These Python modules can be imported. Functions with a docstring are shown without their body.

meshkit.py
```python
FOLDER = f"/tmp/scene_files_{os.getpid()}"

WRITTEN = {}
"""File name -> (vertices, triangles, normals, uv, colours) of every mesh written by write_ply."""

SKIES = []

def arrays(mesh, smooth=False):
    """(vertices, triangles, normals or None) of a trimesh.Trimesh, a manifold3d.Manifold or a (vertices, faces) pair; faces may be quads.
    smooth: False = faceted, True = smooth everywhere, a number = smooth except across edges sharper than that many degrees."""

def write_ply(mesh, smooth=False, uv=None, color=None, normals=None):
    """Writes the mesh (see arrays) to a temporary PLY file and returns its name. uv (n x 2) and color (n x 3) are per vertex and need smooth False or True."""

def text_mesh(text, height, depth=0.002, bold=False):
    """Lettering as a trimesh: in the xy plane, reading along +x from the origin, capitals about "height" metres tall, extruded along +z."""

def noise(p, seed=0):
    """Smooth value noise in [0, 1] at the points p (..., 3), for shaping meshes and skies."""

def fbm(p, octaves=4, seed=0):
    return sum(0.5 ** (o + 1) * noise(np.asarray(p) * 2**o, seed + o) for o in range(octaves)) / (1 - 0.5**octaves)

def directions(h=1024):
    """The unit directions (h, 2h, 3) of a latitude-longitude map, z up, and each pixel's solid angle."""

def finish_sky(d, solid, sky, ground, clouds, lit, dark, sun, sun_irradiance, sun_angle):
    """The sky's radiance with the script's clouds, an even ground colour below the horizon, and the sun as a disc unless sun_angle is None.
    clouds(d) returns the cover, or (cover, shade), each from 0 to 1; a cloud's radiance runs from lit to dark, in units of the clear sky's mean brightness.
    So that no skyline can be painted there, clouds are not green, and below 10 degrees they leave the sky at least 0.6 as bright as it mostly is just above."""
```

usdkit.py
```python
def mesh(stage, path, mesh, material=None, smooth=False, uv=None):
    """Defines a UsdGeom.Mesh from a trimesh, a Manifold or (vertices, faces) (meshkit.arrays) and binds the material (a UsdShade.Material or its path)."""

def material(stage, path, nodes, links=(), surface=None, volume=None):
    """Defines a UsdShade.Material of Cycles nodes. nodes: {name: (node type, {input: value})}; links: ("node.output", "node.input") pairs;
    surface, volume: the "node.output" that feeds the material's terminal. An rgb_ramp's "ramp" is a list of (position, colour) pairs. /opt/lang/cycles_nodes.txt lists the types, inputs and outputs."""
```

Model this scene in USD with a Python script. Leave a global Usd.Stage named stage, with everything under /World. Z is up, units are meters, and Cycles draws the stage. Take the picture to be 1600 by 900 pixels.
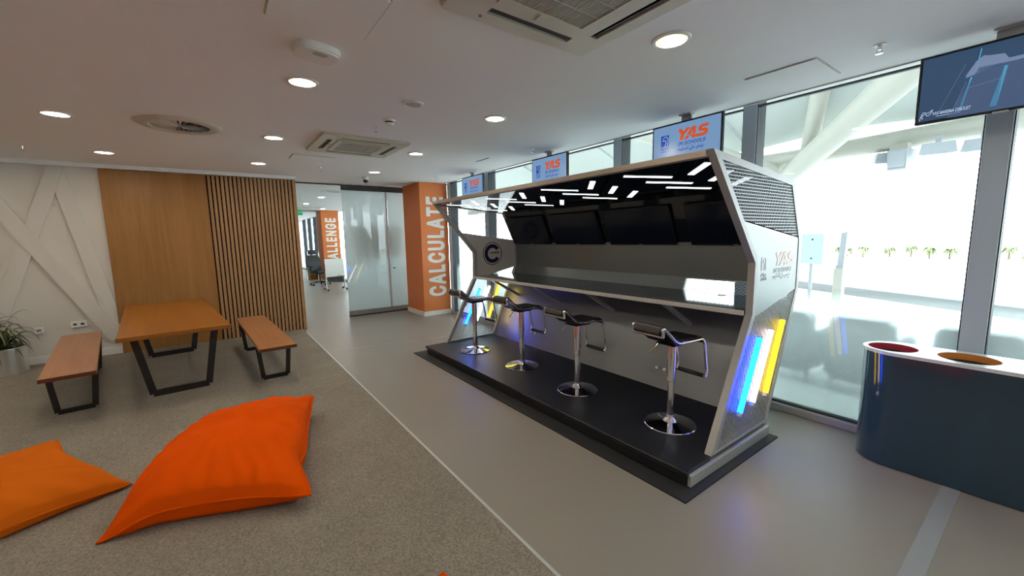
import math, random
import numpy as np, trimesh, usdkit, meshkit
from pxr import Usd, UsdGeom, UsdLux, UsdShade, Gf, Sdf
from shapely.geometry import Polygon, LineString, Point, box as sbox
from shapely import affinity
from shapely.ops import unary_union

random.seed(7)
rng = np.random.default_rng(7)
stage = Usd.Stage.CreateInMemory()
UsdGeom.SetStageUpAxis(stage, 'Z')
UsdGeom.SetStageMetersPerUnit(stage, 1.0)
UsdGeom.Xform.Define(stage, '/World')
UsdGeom.Scope.Define(stage, '/World/Looks')

# ------------------------------------------------------------------ camera
YAW, PITCH, ROLL, FPX = math.radians(143.957), math.radians(7.175), math.radians(1.088), 632.36
EYE = np.array([0, 0, 1.6])
cam = UsdGeom.Camera.Define(stage, '/World/camera')
cam.CreateHorizontalApertureAttr(36.0)
cam.CreateVerticalApertureAttr(20.25)
cam.CreateFocalLengthAttr(36.0 * FPX / 1600)
cam.CreateClippingRangeAttr(Gf.Vec2f(0.02, 3000))
_f = np.array([math.cos(YAW) * math.cos(PITCH), math.sin(YAW) * math.cos(PITCH), -math.sin(PITCH)])
_r = np.array([math.sin(YAW), -math.cos(YAW), 0])
_d = np.cross(_f, _r)
_right = math.cos(ROLL) * _r + math.sin(ROLL) * _d
_down = -math.sin(ROLL) * _r + math.cos(ROLL) * _d
_m = np.eye(4)
_m[0, :3], _m[1, :3], _m[2, :3], _m[3, :3] = _right, -_down, -_f, EYE
cam.AddTransformOp().Set(Gf.Matrix4d(*_m.ravel().tolist()))
cam.CreateExposureAttr(0.42)

# ------------------------------------------------------------------ light levels
SKY = 6.2          # strength of the sky dome
SUN = 17.0          # sun irradiance
LAMP = 100.0        # radiance of the ceiling downlights
LED = 1.15          # radiance of the booth roof strips

def lin(*c):
    c = np.array(c, float) / 255
    return tuple(np.where(c <= 0.04045, c / 12.92, ((c + 0.055) / 1.055) ** 2.4))

M = {}
def mat(name, nodes, links=(), surface=None, volume=None):
    M[name] = usdkit.material(stage, '/World/Looks/' + name, nodes, links, surface, volume)
    return M[name]

def plain(name, col, rough=0.5, metal=0.0, spec=0.5, coat=0.0, emis=None, es=0.0, vary=0.0, scale=6.0, bump=0.0, bscale=200.0, stretch=None, aniso=0.0, sheen=0.0):
    p = {'base_color': col, 'roughness': rough, 'metallic': metal, 'specular_ior_level': spec, 'coat_weight': coat, 'sheen_weight': sheen}
    if emis is not None:
        p['emission_color'] = emis; p['emission_strength'] = es
    nodes, links = {'p': ('principled_bsdf', p)}, []
    if vary or bump:
        nodes['tc'] = ('texture_coordinate', {})
        nodes['map'] = ('mapping', {'scale': stretch or (1, 1, 1)})
        links.append(('tc.object', 'map.vector'))
    if vary:
        nodes['n'] = ('noise_texture', {'scale': scale, 'detail': 4.0, 'roughness': 0.6})
        nodes['r'] = ('rgb_ramp', {'ramp': [(0.25, tuple(np.clip(np.array(col) * (1 - vary), 0, 1))), (0.75, tuple(np.clip(np.array(col) * (1 + vary), 0, 1)))]})
        links += [('map.vector', 'n.vector'), ('n.fac', 'r.fac'), ('r.color', 'p.base_color')]
    if bump:
        nodes['bn'] = ('noise_texture', {'scale': bscale, 'detail': 3.0})
        nodes['b'] = ('bump', {'strength': bump, 'distance': 0.004})
        links += [('map.vector', 'bn.vector'), ('bn.fac', 'b.height'), ('b.normal', 'p.normal')]
    return mat(name, nodes, links, 'p.BSDF')

# sky
sky = mat('sky', {'s': ('sky_texture', {'sky_type': 'hosek_wilkie', 'sun_direction': (-0.25, -0.35, 0.9), 'turbidity': 5.0, 'ground_albedo': 0.5}),
                  'hz': ('mix', {'fac': 0.65, 'color2': (0.9, 0.95, 1.0)}),
                  'b': ('background_shader', {'strength': SKY})},
          [('s.color', 'hz.color1'), ('hz.color', 'b.color')], 'b.background')
dome = UsdLux.DomeLight.Define(stage, '/World/sky')
dome.CreateIntensityAttr(1.0)
UsdShade.MaterialBindingAPI.Apply(dome.GetPrim()).Bind(sky)
sun = UsdLux.DistantLight.Define(stage, '/World/sun')
sun.CreateIntensityAttr(SUN)
sun.CreateAngleAttr(0.6)
sun.CreateColorAttr(Gf.Vec3f(1.0, 0.95, 0.87))
sun.AddRotateXYZOp().Set(Gf.Vec3f(-24, -12, 0))

# ------------------------------------------------------------------ helpers
used = {}
def numbered(parent, name):
    k = (parent, name); n = used.get(k, 0); used[k] = n + 1
    return name if n == 0 else f'{name}_{n:03d}'

def data(prim, label=None, cat=None, group=None, kind=None):
    for k, v in (('label', label), ('category', cat), ('group', group), ('kind', kind)):
        if v: prim.SetCustomDataByKey(k, v)

class Thing:
    def __init__(self, name, label=None, cat=None, loc=(0, 0, 0), rotz=0.0, group=None, kind=None):
        self.path = '/World/' + numbered('/World', name)
        self.loc, self.rotz = np.array(loc, float), rotz
        x = UsdGeom.Xform.Define(stage, self.path)
        x.AddTranslateOp().Set(Gf.Vec3d(*map(float, loc))); x.AddRotateZOp().Set(float(rotz))
        self.prim = x.GetPrim()
        data(self.prim, label, cat, group, kind)
    def add(self, name, mesh, material, under=None, label=None, smooth=False, world=False, kind=None):
        if isinstance(mesh, list): mesh = join(mesh)
        if world:
            mesh = mesh.copy(); mesh.apply_translation(-self.loc)
            if self.rotz: mesh.apply_transform(trimesh.transformations.rotation_matrix(-math.radians(self.rotz), (0, 0, 1)))
        base = under or self.path
        p = base + '/' + numbered(base, name)
        g = usdkit.mesh(stage, p, mesh, M[material], smooth=smooth)
        data(g.GetPrim(), label, kind=kind)
        return p

def dup(src, label, loc, rotz=0.0, group=None):
    was = src.prim.GetCustomData()
    p = '/World/' + numbered('/World', src.path.rsplit('/', 1)[1].rstrip('0123456789').rstrip('_'))
    x = UsdGeom.Xform.Define(stage, p)
    x.AddTranslateOp().Set(Gf.Vec3d(*map(float, loc))); x.AddRotateZOp().Set(float(rotz))
    data(x.GetPrim(), label, was['category'], group or was.get('group'))
    x.GetPrim().GetReferences().AddInternalReference(src.path)
    x.GetPrim().SetInstanceable(True)

def single(name, mesh, material, label=None, cat=None, group=None, kind=None, smooth=False):
    if isinstance(mesh, list): mesh = join(mesh)
    g = usdkit.mesh(stage, '/World/' + numbered('/World', name), mesh, M[material], smooth=smooth)
    data(g.GetPrim(), label, cat, group, kind)
    return str(g.GetPath())

def join(ms): return trimesh.util.concatenate(ms)
def bx(x0, x1, y0, y1, z0, z1):
    b = trimesh.creation.box((abs(x1 - x0), abs(y1 - y0), abs(z1 - z0)))
    b.apply_translation(((x0 + x1) / 2, (y0 + y1) / 2, (z0 + z1) / 2)); return b
def cb(x0, x1, y0, y1, z0, z1, c=0.004):
    s = np.array([abs(x1 - x0), abs(y1 - y0), abs(z1 - z0)]) / 2
    c = min(c, s.min() * 0.9); pts = []
    for a in (-1, 1):
        for b in (-1, 1):
            for d in (-1, 1):
                v = np.array([a, b, d])
                for k in range(3):
                    e = s - c; e[k] = s[k]; pts.append(v * e)
    h = trimesh.convex.convex_hull(np.array(pts)); h.apply_translation(((x0 + x1) / 2, (y0 + y1) / 2, (z0 + z1) / 2)); return h
def hull(pts): return trimesh.convex.convex_hull(np.array(pts, float))
def frame(o, u, v):
    u, v = np.array(u, float), np.array(v, float); m = np.eye(4)
    m[:3, 0], m[:3, 1], m[:3, 2], m[:3, 3] = u, v, np.cross(u, v), o; return m
def on(mesh, o, u, v):
    mesh = mesh.copy(); mesh.apply_transform(frame(o, u, v)); return mesh
def ext(poly, d):
    polys = [g for g in getattr(poly, 'geoms', [poly]) if g.area > 1e-9]
    return join([trimesh.creation.extrude_polygon(g, d, engine='earcut') for g in polys])
YZ = lambda x: (np.array([x, 0, 0]), (0, 1, 0), (0, 0, 1))      # plane facing +X
def side(poly, x, d): return on(ext(poly, d), *YZ(x))
def bar(a, b, w, t, up=(0, 0, 1)):
    a, b = np.array(a, float), np.array(b, float); d = b - a; L = np.linalg.norm(d); d /= L
    u = np.cross(d, up); u /= np.linalg.norm(u); v = np.cross(u, d)
    m = trimesh.creation.box((w, t, L)); T = np.eye(4); T[:3, 0], T[:3, 1], T[:3, 2], T[:3, 3] = u, np.cross(d, u), d, (a + b) / 2
    m.apply_transform(T); return m
def tube(pts, r, n=10, closed=False):
    p = np.array(pts, float); rr = np.broadcast_to(r, (len(p),)).astype(float)
    t = np.gradient(p, axis=0) if not closed else np.roll(p, -1, 0) - np.roll(p, 1, 0)
    t /= np.linalg.norm(t, axis=1, keepdims=True)
    ref = np.array([0, 0, 1.0]) if abs(t[0][2]) < 0.9 else np.array([1.0, 0, 0])
    us = []
    u = np.cross(t[0], ref); u /= np.linalg.norm(u)
    for k in range(len(p)):
        u = u - t[k] * (u @ t[k]); u /= np.linalg.norm(u); us.append(u)
    us = np.array(us); vs = np.cross(t, us); a = np.arange(n) * 2 * np.pi / n
    v = p[:, None] + rr[:, None, None] * (np.cos(a)[None, :, None] * us[:, None] + np.sin(a)[None, :, None] * vs[:, None])
    v = v.reshape(-1, 3); f = []
    K = len(p) if closed else len(p) - 1
    for i in range(K):
        for j in range(n):
            a0, a1 = i * n + j, i * n + (j + 1) % n; b0, b1 = ((i + 1) % len(p)) * n + j, ((i + 1) % len(p)) * n + (j + 1) % n
            f += [[a0, a1, b1], [a0, b1, b0]]
    if not closed:
        v = np.vstack([v, p[0], p[-1]]); c0, c1 = len(v) - 2, len(v) - 1; e = (len(p) - 1) * n
        for j in range(n):
            f += [[c0, (j + 1) % n, j], [c1, e + j, e + (j + 1) % n]]
    return trimesh.Trimesh(v, np.array(f), process=False)
def spline(pts, n=24):
    from scipy.interpolate import CubicSpline
    p = np.array(pts, float); s = np.r_[0, np.cumsum(np.linalg.norm(np.diff(p, axis=0), axis=1))]
    return CubicSpline(s, p)(np.linspace(0, s[-1], n))
def rounded(pts, r, n=5):
    """polyline with its inner corners rounded"""
    p = [np.array(q, float) for q in pts]; out = [p[0]]
    for a, b, c in zip(p, p[1:], p[2:]):
        d0, d1 = a - b, c - b; l0, l1 = np.linalg.norm(d0), np.linalg.norm(d1); q = min(r, l0 / 2, l1 / 2)
        s, e = b + d0 / l0 * q, b + d1 / l1 * q
        for k in np.linspace(0, 1, n): out.append((1 - k) ** 2 * s + 2 * k * (1 - k) * b + k * k * e)
    return np.array(out + [p[-1]])
def lathe(prof, n=32):
    p = np.array(prof, float); a = np.arange(n) * 2 * np.pi / n
    v = np.stack([np.outer(p[:, 0], np.cos(a)), np.outer(p[:, 0], np.sin(a)), np.repeat(p[:, 1:2], n, 1)], -1).reshape(-1, 3); f = []
    for i in range(len(p) - 1):
        for j in range(n):
            a0, a1, b0, b1 = i * n + j, i * n + (j + 1) % n, (i + 1) * n + j, (i + 1) * n + (j + 1) % n
            f += [[a0, a1, b1], [a0, b1, b0]]
    m = trimesh.Trimesh(v, np.array(f), process=False); m.merge_vertices(); m.update_faces(m.nondegenerate_faces()); return m
def moved(m, *t): m = m.copy(); m.apply_translation(t); return m
def segs2mesh(segs, w, t):
    """flat strands in the xy plane: (x0,y0,x1,y1) rows, width w, thickness t"""
    s = np.array(segs, float); a, b = s[:, :2], s[:, 2:]; d = b - a; L = np.linalg.norm(d, axis=1, keepdims=True); d /= np.maximum(L, 1e-9)
    n = np.stack([-d[:, 1], d[:, 0]], 1) * w / 2
    q = np.stack([a - n, b - n, b + n, a + n], 1)
    v = np.concatenate([np.dstack([q, np.full(q.shape[:2], -t / 2)]), np.dstack([q, np.full(q.shape[:2], t / 2)])], 1)
    F = np.array([[0, 2, 1], [0, 3, 2], [4, 5, 6], [4, 6, 7], [0, 1, 5], [0, 5, 4], [1, 2, 6], [1, 6, 5], [2, 3, 7], [2, 7, 6], [3, 0, 4], [3, 4, 7]])
    return trimesh.Trimesh(v.reshape(-1, 3), (F[None] + (np.arange(len(s)) * 8)[:, None, None]).reshape(-1, 3), process=False)
def lattice(poly, pu, pv, w, t):
    """expanded-metal lattice: diamonds pu wide and pv high, cut to the outline"""
    x0, y0, x1, y1 = poly.bounds; W, H = x1 - x0, y1 - y0; segs = []
    for sgn in (1, -1):
        sl = sgn * pv / pu; span = H + abs(sl) * W
        for k in np.arange(-span, span, pv):
            base = y0 + k if sgn > 0 else y0 + k + 0
            l = LineString([(x0, base), (x1, base + sl * W)]) if sgn > 0 else LineString([(x0, y1 - k), (x1, y1 - k + sl * W)])
            c = l.intersection(poly)
            for g in getattr(c, 'geoms', [c]):
                if g.geom_type == 'LineString' and g.length > 0.004:
                    (a, b), (c2, d) = g.coords[0], g.coords[-1]; segs.append((a, b, c2, d))
    return segs2mesh(segs, w, t)
def rowmesh(poly, ph, pv):
    """pressed mesh: level strands with short staggered uprights between them"""
    x0, y0, x1, y1 = poly.bounds; rows, ups = [], []
    for k, y in enumerate(np.arange(y0, y1, ph)):
        for src, ln in [(rows, LineString([(x0, y), (x1, y)]))] + [(ups, LineString([(x, y), (x, y + ph)])) for x in np.arange(x0 + (k % 2) * pv / 2, x1, pv)]:
            c = ln.intersection(poly)
            for g in getattr(c, 'geoms', [c]):
                if g.geom_type == 'LineString' and g.length > .003: src.append((*g.coords[0], *g.coords[-1]))
    return join([segs2mesh(rows, .0058, .002), segs2mesh(ups, .0026, .0016)])
def heavy(s, h, stroke, d=0.002):
    """like meshkit.text_mesh with a heavier stroke"""
    import glob
    from PIL import Image, ImageDraw, ImageFont
    font = ImageFont.truetype(glob.glob('/opt/blender-*/*/datafiles/fonts/Inter.woff2')[0], 96); x = 0; out = []
    for ch in s:
        x0, y0, x1, y1 = font.getbbox(ch, anchor='ls', stroke_width=stroke)
        im = Image.new('L', (x1 - x0 + 8, y1 - y0 + 8)); ImageDraw.Draw(im).text((4 - x0, 4 - y0), ch, 255, font, anchor='ls', stroke_width=stroke)
        a = np.pad(np.asarray(im) > 127, ((0, 0), (1, 1))).astype(np.int8); r, st = np.nonzero(np.diff(a, axis=1) == 1); en = np.nonzero(np.diff(a, axis=1) == -1)[1]
        from shapely import box as B2
        g = unary_union(list(B2(st, -r - 1, en, -r))).buffer(.6).buffer(-.6).simplify(.6)
        out.append(affinity.translate(g, x - 4, 4 - y0)); x += (x1 - x0) + 3
    g = unary_union(out); k = h / (70 + 2 * stroke); g = affinity.scale(affinity.translate(g, 0, stroke), k, k, origin=(0, 0))
    return ext(affinity.translate(g, -g.bounds[0], 0), d)
def text(s, h, bold=True, sx=1.0, shear=0.0, d=0.002):
    m = meshkit.text_mesh(s, h, d, bold); v = m.vertices.copy(); v[:, 0] = v[:, 0] * sx + v[:, 1] * shear
    m.vertices = v; m.apply_translation((-m.bounds[0][0], 0, 0)); return m

# ------------------------------------------------------------------ materials
mat('vinyl', {'tc': ('texture_coordinate', {}), 'n': ('noise_texture', {'scale': 260.0, 'detail': 2.0}), 'n2': ('noise_texture', {'scale': 1.1, 'detail': 3.0}),
              'r': ('rgb_ramp', {'ramp': [(0.3, (0.268, 0.246, 0.216)), (0.7, (0.31, 0.287, 0.254))]}),
              'r2': ('rgb_ramp', {'ramp': [(0.3, (0.94, 0.94, 0.94)), (0.7, (1, 1, 1))]}),
              'mx': ('mix', {'mix_type': 'multiply', 'fac': 1.0}), 'p': ('principled_bsdf', {'roughness': 0.38, 'specular_ior_level': 0.45})},
    [('tc.object', 'n.vector'), ('tc.object', 'n2.vector'), ('n.fac', 'r.fac'), ('n2.fac', 'r2.fac'), ('r.color', 'mx.color1'), ('r2.color', 'mx.color2'), ('mx.color', 'p.base_color')], 'p.BSDF')
mat('carpet', {'tc': ('texture_coordinate', {}), 'n': ('noise_texture', {'scale': 95.0, 'detail': 5.0, 'roughness': 0.75}), 'n2': ('noise_texture', {'scale': 2.5, 'detail': 3.0}),
               'r': ('rgb_ramp', {'ramp': [(0.28, (0.14, 0.126, 0.105)), (0.5, (0.285, 0.26, 0.22)), (0.72, (0.43, 0.40, 0.345))]}),
               'r2': ('rgb_ramp', {'ramp': [(0.3, (0.88, 0.88, 0.88)), (0.7, (1, 1, 1))]}), 'mx': ('mix', {'mix_type': 'multiply', 'fac': 1.0}),
               'b': ('bump', {'strength': 0.5, 'distance': 0.004}), 'p': ('principled_bsdf', {'roughness': 0.95, 'specular_ior_level': 0.1})},
    [('tc.object', 'n.vector'), ('tc.object', 'n2.vector'), ('n.fac', 'r.fac'), ('n2.fac', 'r2.fac'), ('r.color', 'mx.color1'), ('r2.color', 'mx.color2'), ('mx.color', 'p.base_color'), ('n.fac', 'b.height'), ('b.normal', 'p.normal')], 'p.BSDF')
plain('ceiling_paint', (0.89, 0.90, 0.905), 0.9, spec=0.2)
plain('diffuser_white', (0.62, 0.60, 0.55), 0.5)
plain('rail_steel', (0.26, 0.25, 0.245), 0.4, metal=0.4)
plain('white_paint', (0.66, 0.635, 0.595), 0.75, spec=0.3)
plain('white_trim', (0.80, 0.79, 0.76), 0.45)
plain('white_plastic', (0.80, 0.80, 0.78), 0.4)
plain('cream_plastic', (0.60, 0.57, 0.46), 0.45)
plain('mesh_steel', (0.30, 0.33, 0.35), 0.4, metal=0.5)
plain('strip_grey', (0.30, 0.315, 0.32), 0.5)
plain('grille_grey', (0.50, 0.48, 0.42), 0.55)
plain('black_slot', (0.012, 0.012, 0.013), 0.6)
plain('dark_grey', (0.06, 0.06, 0.065), 0.5)
plain('black_metal', (0.012, 0.011, 0.011), 0.45)
plain('black_plastic', (0.014, 0.015, 0.018), 0.35)
plain('alu', (0.62, 0.63, 0.64), 0.35, metal=0.9)
plain('mullion_grey', (0.52, 0.62, 0.73), 0.5)
plain('gasket', (0.035, 0.045, 0.055), 0.5)
plain('silver_paint', (0.47, 0.475, 0.47), 0.42, metal=0.25)
plain('fascia_tan', (0.44, 0.38, 0.32), 0.45, metal=0.2)
plain('panel_silver', (0.34, 0.37, 0.38), 0.36, metal=0.5)
plain('panel_grey', (0.74, 0.71, 0.68), 0.55)
plain('steel_dark', (0.215, 0.235, 0.245), 0.34, metal=0.6, vary=0.06, scale=3.0, stretch=(0.4, 1, 1))
plain('roof_gloss', (0.007, 0.013, 0.021), 0.06, coat=0.5)
plain('desk_gloss', (0.05, 0.052, 0.052), 0.07, spec=0.8)
plain('platform_black', (0.014, 0.016, 0.024), 0.42, bump=0.1, bscale=300)
plain('mat_black', (0.018, 0.019, 0.022), 0.6, bump=0.2, bscale=500)
plain('chrome', (0.86, 0.86, 0.87), 0.06, metal=1.0)
plain('leather_black', (0.012, 0.012, 0.014), 0.32, bump=0.15, bscale=160)
plain('screen_black', (0.004, 0.010, 0.026), 0.16)
def wood(name, dark, light, rough, sc, axis):
    st = {'x': (0.5, 9, 9), 'y': (9, 0.5, 9), 'z': (9, 9, 0.5)}[axis]
    mat(name, {'tc': ('texture_coordinate', {}), 'map': ('mapping', {'scale': st}), 'n': ('noise_texture', {'scale': sc, 'detail': 6.0, 'roughness': 0.62, 'distortion': 0.6}),
               'r': ('rgb_ramp', {'ramp': [(0.25, dark), (0.75, light)]}), 'p': ('principled_bsdf', {'roughness': rough, 'specular_ior_level': 0.4})},
        [('tc.object', 'map.vector'), ('map.vector', 'n.vector'), ('n.fac', 'r.fac'), ('r.color', 'p.base_color')], 'p.BSDF')
wood('panel_wood', (0.27, 0.125, 0.035), (0.40, 0.20, 0.062), 0.42, 1.2, 'z')
wood('slat_wood', (0.33, 0.175, 0.08), (0.46, 0.26, 0.125), 0.5, 2.0, 'z')
wood('table_wood', (0.275, 0.092, 0.008), (0.365, 0.132, 0.013), 0.36, 1.6, 'x')
wood('bench_wood', (0.36, 0.15, 0.055), (0.47, 0.21, 0.09), 0.3, 1.6, 'x')
plain('bench_edge', (0.12, 0.028, 0.012), 0.4)
plain('cotton_orange', (0.80, 0.092, 0.0015), 0.9, spec=0.04, bump=0.12, bscale=420, vary=0.04, scale=3, sheen=0.0)
plain('cotton_orange_pale', (0.64, 0.14, 0.008), 0.9, spec=0.04, bump=0.12, bscale=420, vary=0.04, scale=3, sheen=0.0)
plain('pillar_orange', (0.72, 0.20, 0.045), 0.5)
plain('letter_white', (0.82, 0.81, 0.77), 0.5)
plain('bin_navy', (0.018, 0.05, 0.076), 0.12, coat=0.6)
plain('bin_white', (0.72, 0.75, 0.75), 0.22)
plain('bin_crimson', (0.50, 0.035, 0.075), 0.4)
plain('bin_orange', (0.68, 0.24, 0.045), 0.4)
plain('leaf', (0.075, 0.105, 0.03), 0.5, vary=0.35, scale=9)
plain('leaf_pale', (0.30, 0.32, 0.16), 0.5, vary=0.2, scale=9)
plain('soil', (0.02, 0.016, 0.012), 0.95, bump=0.8, bscale=60)
plain('pot_silver', (0.78, 0.76, 0.72), 0.24, metal=0.85, bump=0.03, bscale=30)
plain('tube_cap', (0.65, 0.65, 0.68), 0.4)
plain('navy_print', (0.012, 0.012, 0.07), 0.5)
plain('print_blue', (0.01, 0.08, 0.36), 0.5)
plain('print_orange', (0.80, 0.12, 0.01), 0.5)
plain('print_pale_red', (0.46, 0.34, 0.31), 0.4, metal=0.4)
plain('print_pale_grey', (0.33, 0.355, 0.39), 0.4, metal=0.4)
plain('exit_green', (0.01, 0.25, 0.08), 0.5, emis=(0.02, 0.35, 0.12), es=0.5)
plain('terrace', (0.74, 0.75, 0.74), 0.8)
plain('sand', (0.62, 0.57, 0.48), 0.95, vary=0.12, scale=0.05)
plain('canopy_white', (0.50, 0.495, 0.43), 0.5)
mat('canopy_fabric', {'d': ('diffuse_bsdf', {'color': (0.56, 0.60, 0.57)}), 't': ('translucent_bsdf', {'color': (0.6, 0.65, 0.62)}), 'm': ('mix_closure', {'fac': 0.12})},
    [('d.BSDF', 'm.closure1'), ('t.BSDF', 'm.closure2')], 'm.closure')
plain('outdoor_grey', (0.42, 0.45, 0.48), 0.6)
plain('outdoor_dark', (0.05, 0.042, 0.05), 0.7)
plain('outdoor_blue', (0.55, 0.66, 0.75), 0.6)
plain('kerb_grey', (0.17, 0.175, 0.175), 0.8)
plain('palm_green', (0.22, 0.27, 0.13), 0.7, vary=0.3, scale=2)
plain('bark', (0.22, 0.17, 0.12), 0.9)
plain('turf_teal', (0.10, 0.42, 0.34), 0.8)
plain('cardboard', (0.45, 0.26, 0.09), 0.7)
mat('clear_glass', {'f': ('fresnel', {'IOR': 1.28}), 'geo': ('geometry', {}), 'front': ('math', {'math_type': 'subtract', 'value1': 1.0}), 'ff': ('math', {'math_type': 'multiply'}), 't': ('transparent_bsdf', {'color': (0.93, 0.97, 0.96)}), 'g': ('glossy_bsdf', {'roughness': 0.0, 'color': (1, 1, 1)}), 'm': ('mix_closure', {})},
    [('geo.backfacing', 'front.value2'), ('front.value', 'ff.value1'), ('f.fac', 'ff.value2'), ('ff.value', 'm.fac'), ('t.BSDF', 'm.closure1'), ('g.BSDF', 'm.closure2')], 'm.closure')
# dotted privacy film: dense at the floor, fading out near its upper edge
mat('privacy_film', {'geo': ('geometry', {}), 'xyz': ('separate_xyz', {}), 'fade': ('map_range', {'range_type': 'smoothstep', 'from_min': 0.78, 'from_max': 1.12, 'to_min': 0.0, 'to_max': 1.0, 'clamp': True}),
                     'rf': ('refraction_bsdf', {'IOR': 1.2, 'roughness': 0.19, 'color': (0.93, 0.98, 0.97)}), 'tl': ('translucent_bsdf', {'color': (0.80, 0.86, 0.85)}),
                     'a': ('mix_closure', {'fac': 0.22}), 't': ('transparent_bsdf', {'color': (0.97, 0.99, 0.98)}), 'm': ('mix_closure', {})},
    [('geo.position', 'xyz.vector'), ('xyz.z', 'fade.value'), ('rf.BSDF', 'a.closure1'), ('tl.BSDF', 'a.closure2'), ('fade.result', 'm.fac'), ('a.closure', 'm.closure1'), ('t.BSDF', 'm.closure2')], 'm.closure')
mat('frosted_glass', {'f': ('fresnel', {'IOR': 1.7}), 'rf': ('refraction_bsdf', {'IOR': 1.4, 'roughness': 0.6, 'color': (0.90, 0.97, 0.98)}), 'tl': ('translucent_bsdf', {'color': (0.88, 0.96, 0.97)}), 'df': ('diffuse_bsdf', {'color': (0.78, 0.90, 0.92)}),
                      'a0': ('mix_closure', {'fac': 0.4}), 'a': ('mix_closure', {'fac': 0.22}), 'g': ('glossy_bsdf', {'roughness': 0.015, 'color': (1, 1, 1)}), 'm': ('mix_closure', {})},
    [('rf.BSDF', 'a0.closure1'), ('tl.BSDF', 'a0.closure2'), ('a0.closure', 'a.closure1'), ('df.BSDF', 'a.closure2'), ('f.fac', 'm.fac'), ('a.closure', 'm.closure1'), ('g.BSDF', 'm.closure2')], 'm.closure')
def emitter(name, col, s): return mat(name, {'e': ('emission', {'color': col, 'strength': s})}, [], 'e.emission')
emitter('lamp_warm', (1.0, 0.86, 0.68), LAMP)
emitter('lamp_rim', (1.0, 0.66, 0.26), 1.6)
emitter('led_white', (0.95, 1.0, 1.0), LED)
emitter('tube_blue', (0.003, 0.055, 1.0), 17.0)
emitter('tube_white', (1.0, 0.78, 0.76), 6.0)
emitter('tube_yellow', (1.0, 0.62, 0.01), 5.0)
def screen(name, col, s, rough=0.2): plain(name, (0.01, 0.01, 0.012), rough, emis=col, es=s)
screen('lcd_blue', lin(122, 156, 196), 0.66)
screen('lcd_logo_blue', lin(10, 60, 160), 0.8)
screen('lcd_orange', lin(215, 84, 32), 0.66)
screen('lcd_white', lin(180, 195, 220), 0.8)
screen('lcd_navy', lin(40, 62, 88), 1.0)
screen('lcd_slate', lin(58, 76, 104), 1.0)
screen('lcd_cyan', lin(75, 150, 185), 1.0)
screen('lcd_haze', lin(128, 146, 180), 0.6)

# ------------------------------------------------------------------ room
CZ, WY, PX = 2.72, 4.0, -8.79            # ceiling, window line, glass partition
XE, XW, YS = 5.0, -27.0, -5.0
single('floor', bx(XW, XE, YS, 4.30, -0.15, 0.0), 'vinyl', 'smooth grey-beige vinyl floor along the windows', kind='structure')
single('carpet', bx(-8.12, XE, YS, 1.165, -0.01, 0.006), 'carpet', 'flecked brown-grey carpet under the table and bean bags', 'carpet')
single('trim_1', bx(-8.1, XE, 1.165, 1.183, -0.01, 0.008), 'alu', 'thin metal strip between carpet and vinyl', kind='structure')
single('trim_2', bx(-0.335, -0.255, 1.8, 3.98, -0.01, 0.0025), 'strip_grey', 'grey cover strip across the vinyl beside the bin', kind='structure')
single('trim_3', on(bx(-0.004, 0.004, 0, 2.3, -0.01, 0.0012), (-6.25, 1.2, 0), (0.98, -0.2, 0), (0.2, 0.98, 0)), 'mullion_grey', 'faint welded seam across the vinyl near the pillar', kind='structure')
single('ceiling', bx(XW, XE, YS, 3.9, CZ, CZ + 0.5), 'ceiling_paint', 'flat off-white plaster ceiling', kind='structure')
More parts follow.
